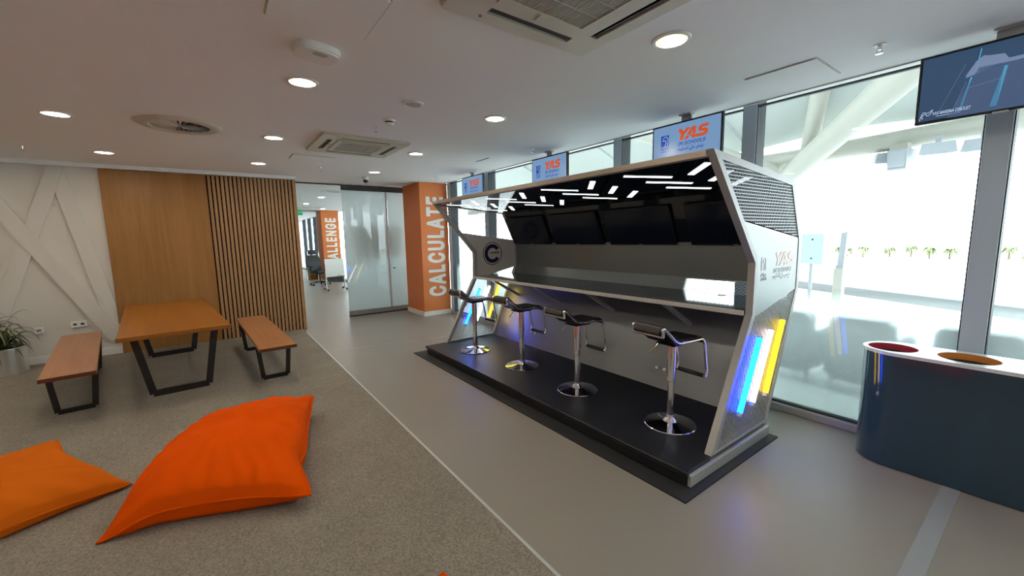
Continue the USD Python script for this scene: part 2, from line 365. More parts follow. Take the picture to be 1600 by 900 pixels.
single('wall_back', bx(XE, XE + 0.2, YS, 4.3, 0, CZ + 0.4), 'white_paint', 'white wall behind the viewer', kind='structure')
single('wall_side', bx(XW, XE, YS - 0.2, YS, 0, CZ + 0.4), 'white_paint', 'white wall opposite the windows', kind='structure')
single('wall_far', bx(XW - 0.2, XW, YS, 4.3, 0, CZ + 0.4), 'white_paint', 'white wall at the far end of the next room', kind='structure')

# white relief wall behind the bench, with raised crossing bands
wl = Thing('wall_left', 'white wall with raised crossing diagonal bands', loc=(-8.15, -3.1, 0), kind='structure')
wl.add('wall_face', bx(-8.4, -8.15, YS, -1.23, 0, CZ), 'white_paint', world=True)
region = sbox(-5.0, 0.10, -1.235, 2.70)
def band(a, b, w, d):
    p = LineString([a, b]).buffer(w / 2, cap_style=2).intersection(region)
    if p.is_empty: return
    wl.add('band', side(p, -8.16, 0.01 + d), 'white_paint', world=True)
band((-1.68, 2.85), (-1.24, 0.25), 0.165, 0.022)
band((-1.56, 2.85), (-2.50, 0.25), 0.155, 0.030)
band((-2.555, 2.85), (-1.27, 0.24), 0.17, 0.038)
band((-3.6, 2.8), (-2.4, 0.9), 0.20, 0.018)
band((-3.0, 2.8), (-4.3, 0.2), 0.20, 0.024)
single('baseboard_left', bx(-8.15, -8.132, YS, -1.232, 0.004, 0.105), 'white_trim', 'white baseboard under the relief wall', kind='structure')
# timber-clad core beside the passage
single('wall_core', bx(-9.05, -8.15, -1.225, 1.215, 0, CZ), 'white_paint', 'wall block that carries the timber cladding', kind='structure')
single('wall_core_back', bx(-9.05, -8.40, YS, -1.225, 0, CZ), 'white_paint', 'wall behind the relief wall', kind='structure')
single('wood_panel', cb(-8.145, -8.115, -1.228, -0.022, 0.006, 2.66, 0.003), 'panel_wood', 'tall flat honey-brown veneer wall panel behind the dining table', 'wall panel')
sl = Thing('slat_panel', 'wall panel of narrow vertical timber slats on a dark backing right of the veneer panel', 'slat panel', (-8.15, 0.6, 0))
sl.add('backing', bx(-8.145, -8.135, -0.022, 1.2215, 0.006, 2.66), 'black_slot', world=True)
NS = 22; pitch = 1.244 / NS
for k in range(NS):
    y = -0.018 + pitch * k
    sl.add('slat', cb(-8.135, -8.095, y + 0.014, y + pitch - 0.003, 0.006, 2.66, 0.003), 'slat_wood', world=True)
single('trim_10', cb(-9.04, -8.10, 1.2225, 1.238, 0.006, 2.66, 0.003), 'slat_wood', 'timber end board beside the passage', kind='structure')
single('trim_4', bx(-8.15, -8.06, -5.0, 1.25, 2.665, CZ), 'ceiling_paint', 'ceiling bulkhead above the timber cladding', kind='structure')

# glass partition
single('trim_5', bx(PX - 0.04, PX + 0.04, 1.236, 2.16, 2.70, CZ), 'dark_grey', 'dark head track across the open passage', kind='structure')
def door(n, y0, y1, lab):
    d = Thing(f'door_{n}', lab, loc=(PX, (y0 + y1) / 2, 0), kind='structure')
    d.add('glass', cb(PX - 0.006, PX + 0.006, y0 + 0.004, y1 - 0.004, 0.115, 2.615, 0.001), 'frosted_glass', world=True)
    d.add('top_rail', cb(PX - 0.03, PX + 0.03, y0 + 0.003, y1 - 0.003, 2.61, 2.715), 'dark_grey', world=True)
    d.add('bottom_rail', cb(PX - 0.025, PX + 0.025, y0 + 0.003, y1 - 0.003, 0.022, 0.118), 'rail_steel', world=True)
    d.add('bottom_gasket', bx(PX - 0.018, PX + 0.018, y0 + 0.003, y1 - 0.003, 0.002, 0.022), 'black_slot', world=True)
    return d
d1 = door(1, 2.16, 3.09, 'frosted glass door leaf with steel bottom rail beside the passage')
d2 = door(2, 3.09, 3.50, 'narrow fixed frosted glass leaf between the door and the orange pillar')
d2.add('lock', cb(PX - 0.02, PX + 0.03, 3.15, 3.20, 0.965, 0.985), 'dark_grey', world=True)
d1.add('edge_profile', cb(PX - 0.02, PX + 0.02, 3.06, 3.085, 0.12, 2.61), 'alu', world=True)

# windows: bays between mullions, all along the glass wall
MX = [-26.3, -24.84, -23.37, -21.9, -20.43, -18.97, -15.3, -13.84, -12.37, -10.9, -9.43, -7.62, -6.2, -4.75, -3.28, -1.79, -0.32, 1.15, 2.62, 4.09]
def window(n, x0, x1):
    w = Thing(f'window_{n}', 'tall glazed bay with privacy film below', loc=((x0 + x1) / 2, WY, 0), kind='structure')
    a, b = x0 + 0.065, x1 - 0.065
    w.add('pane', bx(a, b, WY + 0.05, WY + 0.062, 0.075, 2.86), 'clear_glass', world=True)
    w.add('film', bx(a, b, WY + 0.066, WY + 0.069, 0.078, 1.13), 'privacy_film', world=True)
    w.add('sill', [cb(x0, x1, WY - 0.02, WY + 0.12, 0.0, 0.062)], 'silver_paint', world=True)
    w.add('gasket', [bx(a, b, WY + 0.02, WY + 0.06, 0.062, 0.078), bx(x0, x1, WY - 0.01, WY + 0.02, 2.700, 2.716)], 'gasket', world=True)
    w.add('mullion', [cb(x1 - 0.058, x1 + 0.058, WY - 0.02, WY + 0.16, 0.062, 2.86)], 'mullion_grey', world=True)
    w.add('mullion_edge', [bx(x1 - 0.064, x1 - 0.0585, WY - 0.012, WY + 0.14, 0.062, 2.86), bx(x1 + 0.0585, x1 + 0.064, WY - 0.012, WY + 0.14, 0.062, 2.86)], 'gasket', world=True)
for k in range(len(MX) - 1):
    window(k + 1, MX[k], MX[k + 1])
single('trim_6', bx(XW, XE, WY + 0.16, WY + 0.30, 2.80, 3.25), 'white_trim', 'facade head above the windows', kind='structure')
single('trim_7', bx(XW, XE, 3.9, 3.925, 2.712, CZ + 0.06), 'white_trim', 'pale edge strip where the ceiling meets the glazing', kind='structure')
single('trim_8', bx(XW, XE, 3.9, WY + 0.3, CZ + 0.2, CZ + 0.5), 'white_trim', 'slot cover above the window head', kind='structure')

# orange pillars with vertical lettering
def pillar(x0, y0, y1, word, lab):
    p = Thing('pillar', lab, 'pillar', (x0, (y0 + y1) / 2, 0))
    p.add('shaft', cb(x0 - 0.87, x0, y0, y1, 0.0, CZ, 0.004), 'pillar_orange', world=True)
    p.add('skirting', [cb(x0 - 0.885, x0 + 0.015, y0 - 0.015, y1 + 0.01, 0.002, 0.10)], 'white_trim', world=True)
    t = heavy(word, 0.385, 5); L = t.bounds[1][0]; t.apply_scale((2.04 / L, 1, 1))
    p.add('lettering', on(t, (x0 + 0.0005, y0 + 0.515, 0.405), (0, 0, 1), (0, -1, 0)), 'letter_white', world=True, label='white vertical word ' + word)
pillar(-7.715, 3.376, 3.985, 'CALCULATE', 'orange pillar with white vertical lettering beside the frosted glass doors')
pillar(-16.6, 3.30, 3.92, 'CHALLENGE', 'orange lettered pillar in the room beyond the passage')

# sockets on the relief wall
so = Thing('wall_socket', 'white double wall socket above the bench end', 'socket', (-8.13, -1.64, 0.455))
so.add('plate', cb(0, 0.012, -0.08, 0.08, 0, 0.09), 'white_plastic')
so.add('outlet', [bx(0.0118, 0.0135, -0.055, -0.02, 0.03, 0.06), bx(0.0118, 0.0135, 0.02, 0.055, 0.03, 0.06)], 'dark_grey')
so = Thing('wall_socket', 'white single wall socket nearest the potted plant', 'socket', (-8.13, -2.02, 0.42))
so.add('plate', cb(0, 0.012, -0.045, 0.045, 0, 0.09), 'white_plastic')
so.add('outlet', bx(0.0118, 0.0135, -0.02, 0.02, 0.035, 0.055), 'dark_grey')

# ------------------------------------------------------------------ ceiling fittings
def downlight():
    t = Thing('downlight', LBL[0][1], 'downlight', (*LBL[0][0], CZ))
    t.add('ring', lathe([(0.083, -0.001), (0.086, -0.008), (0.104, -0.006), (0.108, 0.0), (0.083, 0.0)], 36), 'white_plastic', smooth=40)
    t.add('lamp', lathe([(0.0, -0.0045), (0.0835, -0.0045), (0.0835, -0.001), (0.0, -0.001)], 36), 'lamp_warm')
    t.add('reflector', lathe([(0.0715, -0.0052), (0.0835, -0.0052), (0.0835, -0.0046), (0.0715, -0.0046)], 36), 'lamp_rim')
    return t
LBL = [((-3.31, 0.605), 'glowing recessed downlight next to the white oval ceiling unit'),
       ((-1.47, 2.25), 'large bright downlight nearest the viewer, right of the big cassette unit'),
       ((-3.32, 2.255), 'glowing downlight between the two cassette units, above the booth'),
       ((-5.21, -0.998), 'glowing downlight left of the round swirl diffuser'),
       ((-5.20, 0.62), 'glowing downlight between the swirl diffuser and the small cassette unit'),
       ((-7.05, -0.99), 'small downlight just in front of the veneer wall panel'),
       ((-6.97, 0.61), 'small downlight just in front of the slatted wall panel'),
       ((-6.96, 2.265), 'small downlight in front of the dome camera'),
       ((-5.21, 2.26), 'small downlight just past the small cassette unit, towards the pillar')]
dl = downlight()
for p, l in LBL[1:]: dup(dl, l, (*p, CZ))
for p in ((-11.55, 2.34), (-13.69, 2.34), (-15.65, 3.19)):
    dup(dl, 'downlight in the ceiling of the room beyond the passage', (*p, CZ), group='downlights of the next room')
for p in ((-9.9, 3.2), (-11.6, 3.3), (-11.6, 0.5), (-13.7, 0.5), (-1.47, 0.6), (-3.3, -1.0), (-3.3, -2.7), (-5.2, -2.7), (-7.0, -2.7), (-1.47, -1.0), (0.4, 0.6), (0.4, 2.25), (0.4, -1.0), (2.3, 0.6), (2.3, 2.25), (2.3, -1.0)):
    if p == (-1.47, 0.6): continue
    dup(dl, 'ceiling downlight outside the view', (*p, CZ), group='downlights outside the view')

def cassette(loc, lab, rot=0):
    t = Thing('air_conditioner', lab, 'air conditioner', (*loc, CZ), rot)
    P = Polygon([(-.455, -.455), (.455, -.455), (.455, .455), (-.455, .455)]).buffer(0.02)
    hole = sbox(-.27, -.27, .27, .27)
    slots = [sbox(-.27, .335, .27, .39), sbox(-.27, -.39, .27, -.335), sbox(.335, -.27, .39, .27), sbox(-.39, -.27, -.335, .27)]
    face = P.difference(unary_union(slots)).difference(hole)
    t.add('fascia', moved(ext(face, 0.028), 0, 0, -0.028), 'cream_plastic')
    t.add('lip', moved(ext(P.buffer(0.008).difference(P.buffer(-0.01)), 0.012), 0, 0, -0.012), 'cream_plastic')
    for k, s in enumerate(slots):
        x0, y0, x1, y1 = s.bounds
        f = t.add('air_slot', bx(x0, x1, y0, y1, -0.012, -0.002), 'black_slot')
        if x1 - x0 > y1 - y0: t.add('flap', hull([(x0, y0, -0.014), (x1, y0, -0.014), (x0, y0 + .03, -0.022), (x1, y0 + .03, -0.022), (x0, y0, -0.017), (x1, y0, -0.017), (x0, y0 + .03, -0.025), (x1, y0 + .03, -0.025)]), 'dark_grey', under=f)
        else: t.add('flap', hull([(x0, y0, -0.014), (x0, y1, -0.014), (x0 + .03, y0, -0.022), (x0 + .03, y1, -0.022), (x0, y0, -0.017), (x0, y1, -0.017), (x0 + .03, y0, -0.025), (x0 + .03, y1, -0.025)]), 'dark_grey', under=f)
    t.add('grille_frame', moved(ext(hole.buffer(0.012).difference(sbox(-.225, -.225, .225, .225)), 0.014), 0, 0, -0.036), 'cream_plastic')
    t.add('grille_back', bx(-.226, .226, -.226, .226, -0.014, -0.008), 'dark_grey')
    for k in range(38):
        y = -.222 + .012 * k
        t.add('grille_slat', bx(-.225, .225, y, y + 0.0075, -0.032, -0.015), 'grille_grey')
    t.add('grille_rib', [bx(x - .004, x + .004, -.225, .225, -0.0335, -0.016) for x in (-.11, 0, .11)], 'grille_grey')
    t.add('receiver', cb(.235, .29, -.05, .05, -0.041, -0.035), 'cream_plastic')
    t.add('indicator', lathe([(0, -.0), (.008, -.0), (.008, .006), (0, .006)], 10).apply_translation((.425, .28, -0.031)), 'bin_crimson')
    return t
cassette((-1.40, 1.445), 'large square cassette air conditioner at the top of the photo', 180)
cassette((-5.12, 1.48), 'small square cassette air conditioner farther off, above the walkway', 90)

t = Thing('air_diffuser', 'round white swirl air diffuser with radial blades in the ceiling', 'air diffuser', (-5.1, -0.165, CZ))
t.add('rim', lathe([(0.225, -0.006), (0.235, -0.020), (0.300, -0.022), (0.325, -0.010), (0.335, 0.0), (0.225, 0.0)], 56), 'diffuser_white', smooth=40)
t.add('cavity', lathe([(0.0, -0.002), (0.228, -0.002), (0.228, -0.0005), (0, -0.0005)], 40), 'black_slot')
for k in range(28):
    a = 2 * math.pi * k / 28
    b = hull([(0.03, 0.0, -0.018), (0.226, 0.006, -0.018), (0.03, 0.004, -0.010), (0.226, 0.030, -0.004), (0.03, 0.0, -0.0195), (0.226, 0.006, -0.0195), (0.226, 0.030, -0.0055)])
    b.apply_transform(trimesh.transformations.rotation_matrix(a, (0, 0, 1))); t.add('blade', b, 'diffuser_white')
t.add('hub', lathe([(0, -0.014), (0.028, -0.013), (0.032, -0.004), (0, -0.004)], 20), 'diffuser_white')

t = Thing('wifi_unit', 'white oval wireless unit on the ceiling', 'ceiling unit', (-2.72, 0.585, CZ), 12)
def oval(a, b, n=40, p=3.2):
    th = np.linspace(0, 2 * np.pi, n, endpoint=False); c, s = np.cos(th), np.sin(th)
    return Polygon(np.stack([a * np.sign(c) * abs(c) ** (2 / p), b * np.sign(s) * abs(s) ** (2 / p)], 1))
t.add('housing', [moved(ext(oval(.10, .125), 0.035), 0, 0, -0.035), moved(ext(oval(.092, .117), 0.010), 0, 0, -0.045)], 'white_plastic')
t.add('sensor_window', moved(ext(oval(.025, .04), 0.004), 0.05, 0.0, -0.048), 'grille_grey')
t.add('status_light', moved(ext(Point(0, 0).buffer(.004), .003), -0.03, 0.112, -0.04), 'white_plastic')

def flat_panel(x0, x1, y0, y1, lab):
    t = Thing('access_panel', lab, 'access panel', ((x0 + x1) / 2, (y0 + y1) / 2, CZ))
    a, b = (x1 - x0) / 2, (y1 - y0) / 2; q = sbox(-a, -b, a, b).buffer(.006)
    t.add('panel', moved(ext(q, 0.009), 0, 0, -0.009), 'ceiling_paint')
    t.add('joint', moved(ext(q.buffer(.009).difference(q), .0012), 0, 0, -0.0012), 'grille_grey')
flat_panel(-2.44, -2.0, 0.31, 0.77, 'flush square ceiling hatch beside the oval unit')
flat_panel(-1.51, -1.085, 3.27, 3.72, 'flush square ceiling hatch near the windows')
flat_panel(-6.35, -6.02, 0.93, 1.42, 'faint ceiling hatch behind the small cassette unit')
single('trim_9', bx(-5.3, -4.97, 3.235, 3.262, CZ - 0.002, CZ), 'dark_grey', 'narrow slot outlet in the ceiling near the windows', kind='structure')

t = Thing('ceiling_speaker', 'flat round white ceiling loudspeaker', 'loudspeaker', (-3.337, 1.441, CZ))
t.add('rim', lathe([(0.062, -0.004), (0.066, -0.012), (0.086, -0.008), (0.09, 0), (0.062, 0)], 32), 'white_plastic', smooth=40)
t.add('grille', lathe([(0, -0.009), (0.05, -0.0085), (0.063, -0.005), (0.063, -0.001), (0, -0.001)], 32), 'grille_grey', smooth=40)
t = Thing('smoke_detector', 'white round smoke detector in front of the small cassette unit', 'smoke detector', (-3.889, 1.434, CZ))
t.add('base', lathe([(0, -0.02), (0.05, -0.02), (0.056, -0.012), (0.056, 0), (0, 0)], 28), 'white_plastic', smooth=40)
t.add('chamber', lathe([(0, -0.052), (0.034, -0.05), (0.044, -0.04), (0.044, -0.034), (0, -0.034)], 28), 'white_plastic', smooth=40)
t.add('vents', lathe([(0, -0.0345), (0.038, -0.0345), (0.038, -0.0195), (0, -0.0195)], 20), 'dark_grey')
t = Thing('dome_camera', 'small white dome security camera near the glass doors', 'security camera', (-7.6, 2.307, CZ))
t.add('mount', lathe([(0, -0.05), (0.05, -0.05), (0.055, -0.04), (0.055, 0), (0, 0)], 24), 'white_plastic', smooth=40)
t.add('dome', lathe([(0, -0.10), (0.02, -0.097), (0.036, -0.084), (0.044, -0.066), (0.045, -0.05), (0, -0.05)], 24), 'black_plastic', smooth=60)

def sprinkler(lab, loc):
    t = Thing('sprinkler', lab, 'sprinkler', (*loc, CZ))
    t.add('rosette', lathe([(0, -0.004), (0.03, -0.004), (0.036, 0), (0, 0)], 20), 'white_trim')
    t.add('body', lathe([(0, -0.03), (0.008, -0.03), (0.010, -0.012), (0.012, -0.004), (0, -0.004)], 12), 'chrome')
    t.add('yoke', [tube(spline([(s * .008, 0, -.02), (s * .014, 0, -.035), (s * .005, 0, -.052)], 8), .002, 6) for s in (-1, 1)], 'chrome')
    t.add('deflector', lathe([(0, -0.054), (0.02, -0.052), (0.02, -0.050), (0, -0.050)], 16), 'alu')
    return t
sp = sprinkler('small sprinkler head beside the smoke detector', (-4.196, 1.406))
for p, l in (((-7.046, -1.65), 'small sprinkler head above the white relief wall'), ((-6.877, 1.419), 'small sprinkler head beyond the small cassette unit'),
             ((-6.925, 3.382), 'small sprinkler head in front of the orange pillar'), ((-4.163, 3.396), 'sprinkler head above the middle hanging screen'),
             ((-0.788, 3.382), 'sprinkler head with bright rosette near the ceiling hatch by the windows')):
    dup(sp, l, (*p, CZ))

# ------------------------------------------------------------------ hanging screens
def falcon(h):
    """blue square badge with a curved bird-like white stroke cut out"""
    sq = sbox(0, 0, h * .82, h)
    arc = LineString(spline([(h * .30, 0), (h * .52, h * .28), (h * .42, h * .55), (h * .22, h * .52), (h * .30, h * .80), (h * .55, h * .86), (h * .72, h * .62), (h * .70, h * .25), (h * .74, 0)], 40)).buffer(h * .055)
    return sq.difference(arc)
def arabic(w, h):
    """a short line of joined script, right to left"""
    L = [LineString([(0, 0), (w * .42, 0)]), LineString([(w * .48, 0), (w * .66, 0)]), LineString([(w * .74, 0), (w, 0)])]
    st = [(.03, .55), (.08, .55), (.14, .4), (.20, .95), (.29, .35), (.33, .35), (.40, 1.0), (.56, .45), (.64, .5), (.78, .45), (.82, .45), (.88, .45), (.96, .55)]
    L += [LineString([(w * a, 0), (w * a, h * b)]) for a, b in st]
    L += [LineString(spline([(w * .48, 0), (w * .46, -h * .35), (w * .53, -h * .45), (w * .57, -h * .2)], 8)), LineString(spline([(w * .74, 0), (w * .72, -h * .3), (w * .77, -h * .35)], 6)), LineString(spline([(w * .17, 0), (w * .15, -h * .3), (w * .11, -h * .3)], 6))]
    dots = [Point(w * a, h * b).buffer(h * .12) for a, b in ((.52, .85), (.56, .85), (.90, -.4), (.94, -.4), (.31, .75))]
    return unary_union([l.buffer(h * .085, cap_style=2) for l in L] + dots)
def yas(w, h, d=.0015):
    """the three heavy slanted capitals, cut by a thin rising line"""
    Y = LineString([(0, 1), (.36, .52), (.36, 0)]).buffer(.13, cap_style=2, join_style=2).union(LineString([(.36, .50), (.74, 1)]).buffer(.13, cap_style=2))
    A = Polygon([(.58, 0), (.92, .92), (1.02, 1.0), (1.20, 1.0), (1.30, .92), (1.46, 0), (1.20, 0), (1.16, .22), (.92, .22), (.84, 0)]).difference(Polygon([(1.0, .42), (1.13, .42), (1.09, .74)]))
    S = LineString(spline([(2.24, .87), (1.85, .87), (1.66, .76), (1.70, .60), (1.95, .52), (2.18, .42), (2.20, .24), (2.02, .13), (1.46, .13)], 50)).buffer(.125, cap_style=2)
    g = unary_union([Y, A, S]).intersection(sbox(-1, 0, 4, 1)).difference(LineString([(.50, .30), (1.50, .35)]).buffer(.025))
    g = affinity.affine_transform(g, [1, .22, 0, 1, 0, 0]); x0, y0, x1, y1 = g.bounds
    g = affinity.translate(g, -x0, 0); return ext(affinity.scale(g, w / (x1 - x0), h, origin=(0, 0)), d)
SC_W, SC_H, SC_Y = 0.71, 0.405, 3.70
def hanging_screen(x0, lab, kind):
    t = Thing('hanging_screen', lab, 'screen', (x0 + SC_W / 2, SC_Y, CZ))
    w, z1 = SC_W / 2, -0.055; z0 = z1 - SC_H
    t.add('housing', [cb(-w, w, 0, 0.035, z0, z1, .004), cb(-w * .6, w * .6, 0.03, 0.055, z0 + .06, z1 - .06, .01)], 'black_plastic')
    t.add('bracket', [cb(-.05, .05, .01, .03, z1 - .1, 0.0, .002), cb(-.06, .06, -.02, .05, -.012, 0, .002)], 'silver_paint')
    face = sbox(-w + .015, z0 + .017, w - .015, z1 - .015)
    dis = t.add('display', on(ext(face, .002), (0, 0.0008, 0), (1, 0, 0), (0, 0, 1)), 'lcd_blue' if kind == 'logo' else 'lcd_navy')
    pr = lambda name, m, mt, x, z, lab=None: t.add(name, on(m, (x, -.0011, z), (1, 0, 0), (0, 0, 1)), mt, under=dis, label=lab)
    if kind == 'logo':
        pr('badge', ext(falcon(.105), .0008), 'lcd_logo_blue', -w + .10, z1 - .205)
        pr('badge_text', join([text('ADNOC', .018, True, .95, 0, .0008), moved(ext(arabic(.085, .02), .0008), 0, .032, 0)]), 'lcd_logo_blue', -w + .10, z1 - .262)
        pr('logo', yas(.30, .105), 'lcd_orange', -w + .285, z1 - .175)
        m = text('IN SCHOOLS', .030, True, 1, .2, .0008); m.apply_scale((.275 / m.extents[0], 1, 1)); pr('logo_text', m, 'lcd_logo_blue', -w + .285, z1 - .222)
        pr('script_line', ext(arabic(.26, .03), .0008), 'lcd_logo_blue', -w + .285, z1 - .265)
    else:
        P = lambda pts: ext(Polygon(pts), .0006)
        q = lambda u, v: (-w + .01 + (u * .64 if u < 1 else 1) * (2 * w - .02), z0 + .014 + v * (SC_H - .024))
        pr('picture_ground', P([q(.30, 0), q(1, 0), q(1, .62), q(.98, .66), q(.55, .68)]), 'lcd_slate', 0, 0)
        pr('picture_kerb', join([P([q(.40, .06), q(.425, .06), q(.50, .56), q(.485, .56)]), P([q(.52, .62), q(.53, .62), q(.56, .95), q(.55, .95)]), P([q(.68, .06), q(.74, .06), q(.80, .62), q(.77, .62)])]), 'lcd_cyan', 0, 0)
        pr('picture_lines', join([P([q(.20, .08), q(.203, .08), q(.43, .78), q(.426, .78)]), P([q(.34, .08), q(.344, .08), q(.45, .5), q(.446, .5)]), P([q(.47, .40), q(.47, .408), q(.78, .46), q(.78, .452)])]), 'lcd_haze', 0, 0)
        gan = [q(.44, .56), q(.44, .60), q(.52, .78), q(.58, .84), q(.63, .82), q(.76, .80), q(.80, .72), q(.98, .72), q(.98, .67), q(.75, .66)]
        pr('picture_gantry', P(gan), 'lcd_haze', 0, 0)
        tx = text('ETIHAD', .012, True, 1.3, .3, .0006); tx.apply_transform(trimesh.transformations.rotation_matrix(.10, (0, 0, 1))); pr('gantry_text', moved(tx, 0, 0, .0006), 'lcd_navy', *q(.56, .615))
        loop = LineString(spline([q(.03, .03), q(.04, .10), q(.07, .15), q(.10, .13), q(.15, .17), q(.14, .13), q(.10, .09), q(.08, .12), q(.05, .08), q(.06, .05)], 40)).buffer(.0017)
        pr('circuit_mark', ext(loop, .0006), 'lcd_white', 0, 0)
        m = text('YAS MARINA CIRCUIT', .017, True, 1, .25, .0008); m.apply_scale((.16 / m.extents[0], 1, 1)); pr('circuit_text', m, 'lcd_white', *q(.155, .085))
        pr('circuit_rule', P([q(.19, .055), q(.42, .055), q(.42, .063), q(.19, .063)]), 'lcd_white', 0, 0)
    t.add('badge_strip', cb(-.03, .03, -.004, .002, z0 - .006, z0 + .004, .001), 'alu')
    return t
h1 = hanging_screen(-2.60, 'logo screen hanging above the right half of the booth, nearest of the three blue ones', 'logo')
dup(h1, 'middle one of the three blue logo screens hanging above the booth', (-4.555 + SC_W / 2, SC_Y, CZ))
dup(h1, 'farthest small blue logo screen hanging beside the orange pillar', (-6.56 + SC_W / 2, SC_Y, CZ))
hanging_screen(-0.655, 'dark screen showing a race track hanging at the right edge', 'track')

# ------------------------------------------------------------------ the booth
BX0, BX1 = -5.19, -1.29
B = Thing('computer_booth', 'long grey metal booth with black canopy, desk and mesh ends on a black platform', 'booth', ((BX0 + BX1) / 2, 2.85, 0))
add = lambda *a, **k: B.add(*a, world=True, **k)
add('platform', [cb(BX0, BX1 - .0, 2.28, 3.38, .012, .095, .003)], 'platform_black')
add('platform_nosing', [cb(BX0 - .005, BX1 + .012, 2.262, 2.285, .078, .112, .004)], 'black_plastic')
add('platform_top', [cb(BX0, BX1 + .0, 2.275, 3.38, .095, .110, .002)], 'platform_black')
add('platform_side', [cb(BX1 - .01, BX1 + .022, 2.285, 3.41, .010, .085, .003)], 'silver_paint')
OUT = Polygon([(2.435, 2.10), (3.645, 1.995), (3.862, 1.545), (3.868, 1.14), (3.405, 0.085), (2.555, 0.085), (3.06, 1.02), (3.065, 1.385)])
INN = OUT.buffer(-.045, join_style=2)
BAND = Polygon([(2.843, 1.68), (3.862, 1.545), (3.868, 1.145), (3.075, .985), (3.06, 1.02), (3.065, 1.385)]).intersection(OUT.buffer(-.004))
UP = Polygon([(2.435, 2.10), (3.645, 1.995), (3.862, 1.545), (2.843, 1.68)]).buffer(-.008, join_style=2)
LOW = Polygon([(3.868, 1.14), (3.405, 0.085), (2.555, 0.085), (3.06, 1.0)]).buffer(-.008, join_style=2)
for xs, nm in ((BX0, 'left'), (BX1 - .05, 'right')):
    outx = xs if nm == 'left' else xs + .05
    e = add('end_frame', side(OUT.difference(INN), xs, .05), 'silver_paint')
    px = outx + .004 if nm == 'left' else outx - .008
    B.add('side_panel', side(BAND, px, .004), 'panel_grey' if nm == 'left' else 'panel_silver', under=e, world=True, label='plain metal panel between two mesh fields')
    B.add('upper_mesh', on(rowmesh(UP, .0215, .0145), *YZ(px + .002)), 'mesh_steel', under=e, world=True)
    B.add('lower_mesh', on(lattice(LOW, .026, .024, .0070 if nm == 'right' else .0032, .002), *YZ(px + .002)), 'silver_paint' if nm == 'right' else 'mesh_steel', under=e, world=True)
    B.add('mesh_brace', [side(LineString([(2.80, .10), (3.10, .66)]).buffer(.004), px - .004, .004), side(LineString([(3.0, .10), (3.22, .60)]).buffer(.004), px - .004, .004), side(LineString([(3.22, .10), (3.36, .42)]).buffer(.004), px - .004, .004)], 'silver_paint', under=e, world=True)
    ox = outx + .022 if nm == 'right' else outx + .032
    for (a, b, mt) in (((2.895, .335), (3.15, .835), 'tube_blue'), ((3.085, .365), (3.335, .865), 'tube_white'), ((3.30, .385), (3.535, .915), 'tube_yellow')):
        a3, b3 = np.array((ox, *a)), np.array((ox, *b)); d = (b3 - a3) / np.linalg.norm(b3 - a3)
        tp = add('light_tube', tube([a3, b3], .019, 14), mt, label='glowing ' + mt[5:] + ' light tube', smooth=50)
        B.add('end_cap', tube([a3 - d * .028, a3 - d * .001], .017, 12), 'tube_cap', under=tp, world=True); B.add('end_cap', tube([b3 + d * .001, b3 + d * .012], .017, 12), 'tube_cap', under=tp, world=True)
# roof: front fascia, glossy black underside, upper back wall
x0, x1 = BX0 + .05, BX1 - .05
add('roof_fascia', hull([(x, y, z) for x in (x0, x1) for y, z in ((2.437, 2.10), (2.462, 2.10), (2.437, 2.062), (2.462, 2.055))]), 'fascia_tan')
add('roof_panel', hull([(x, y, z) for x in (x0, x1) for y, z in ((2.462, 2.062), (3.64, 1.955), (2.462, 2.088), (3.64, 1.983))]), 'roof_gloss')
add('upper_back_wall', hull([(x, y, z) for x in (x0, x1) for y, z in ((3.632, 1.975), (3.838, 1.515), (3.66, 1.975), (3.86, 1.515))]), 'roof_gloss')
add('back_panel', bx(x0, x1, 3.838, 3.858, 1.165, 1.52), 'steel_dark')
zl = lambda y: .10 + (y - 3.375) * (1.165 - .10) / (3.84 - 3.375)
yl = lambda z: 3.375 + (z - .10) * (3.84 - 3.375) / (1.165 - .10)
def sloped(xa, xb, za, zb, th=.02):
    return hull([(x, yl(z) + o, z) for x in (xa, xb) for z in (za, zb) for o in (0, th)])
add('lower_back_wall', sloped(x0, x1, .10, 1.02), 'steel_dark')
add('lower_back_wall', sloped(x0, -2.27, 1.02, 1.165), 'steel_dark')
add('opening_frame', [sloped(-2.285, x1, 1.152, 1.168, .03), sloped(-2.285, -2.265, 1.02, 1.168, .03), sloped(-2.27, x1, 1.02, 1.034, .03)], 'silver_paint')
_s = np.array([0, yl(1.165) - yl(.10), 1.065]); _s /= np.linalg.norm(_s)
add('opening_mesh', on(lattice(sbox(-2.27, 0, x1, .14), .042, .030, .0026, .002), (0, yl(1.03) + .02, 1.03), (1, 0, 0), _s), 'outdoor_dark')
# chevron strips under the roof
ry = lambda y: 2.0605 - (y - 2.462) * (2.062 - 1.955) / 1.178
for cx in (-4.70, -3.715, -2.73, -1.745):
    for k in range(3):
        ya, yb = 2.60 + .285 * k, 2.845 + .285 * k
        for s in (-1, 1):
            a = (cx + s * .335, ya); b = (cx + s * .075, yb)
            st = LineString([a, b]).buffer(.024, cap_style=2)
            v = np.array(st.exterior.coords)[:-1]
            add('strip_light', hull([(x, y, ry(y) + o) for x, y in v for o in (-.0025, .001)]), 'led_white')
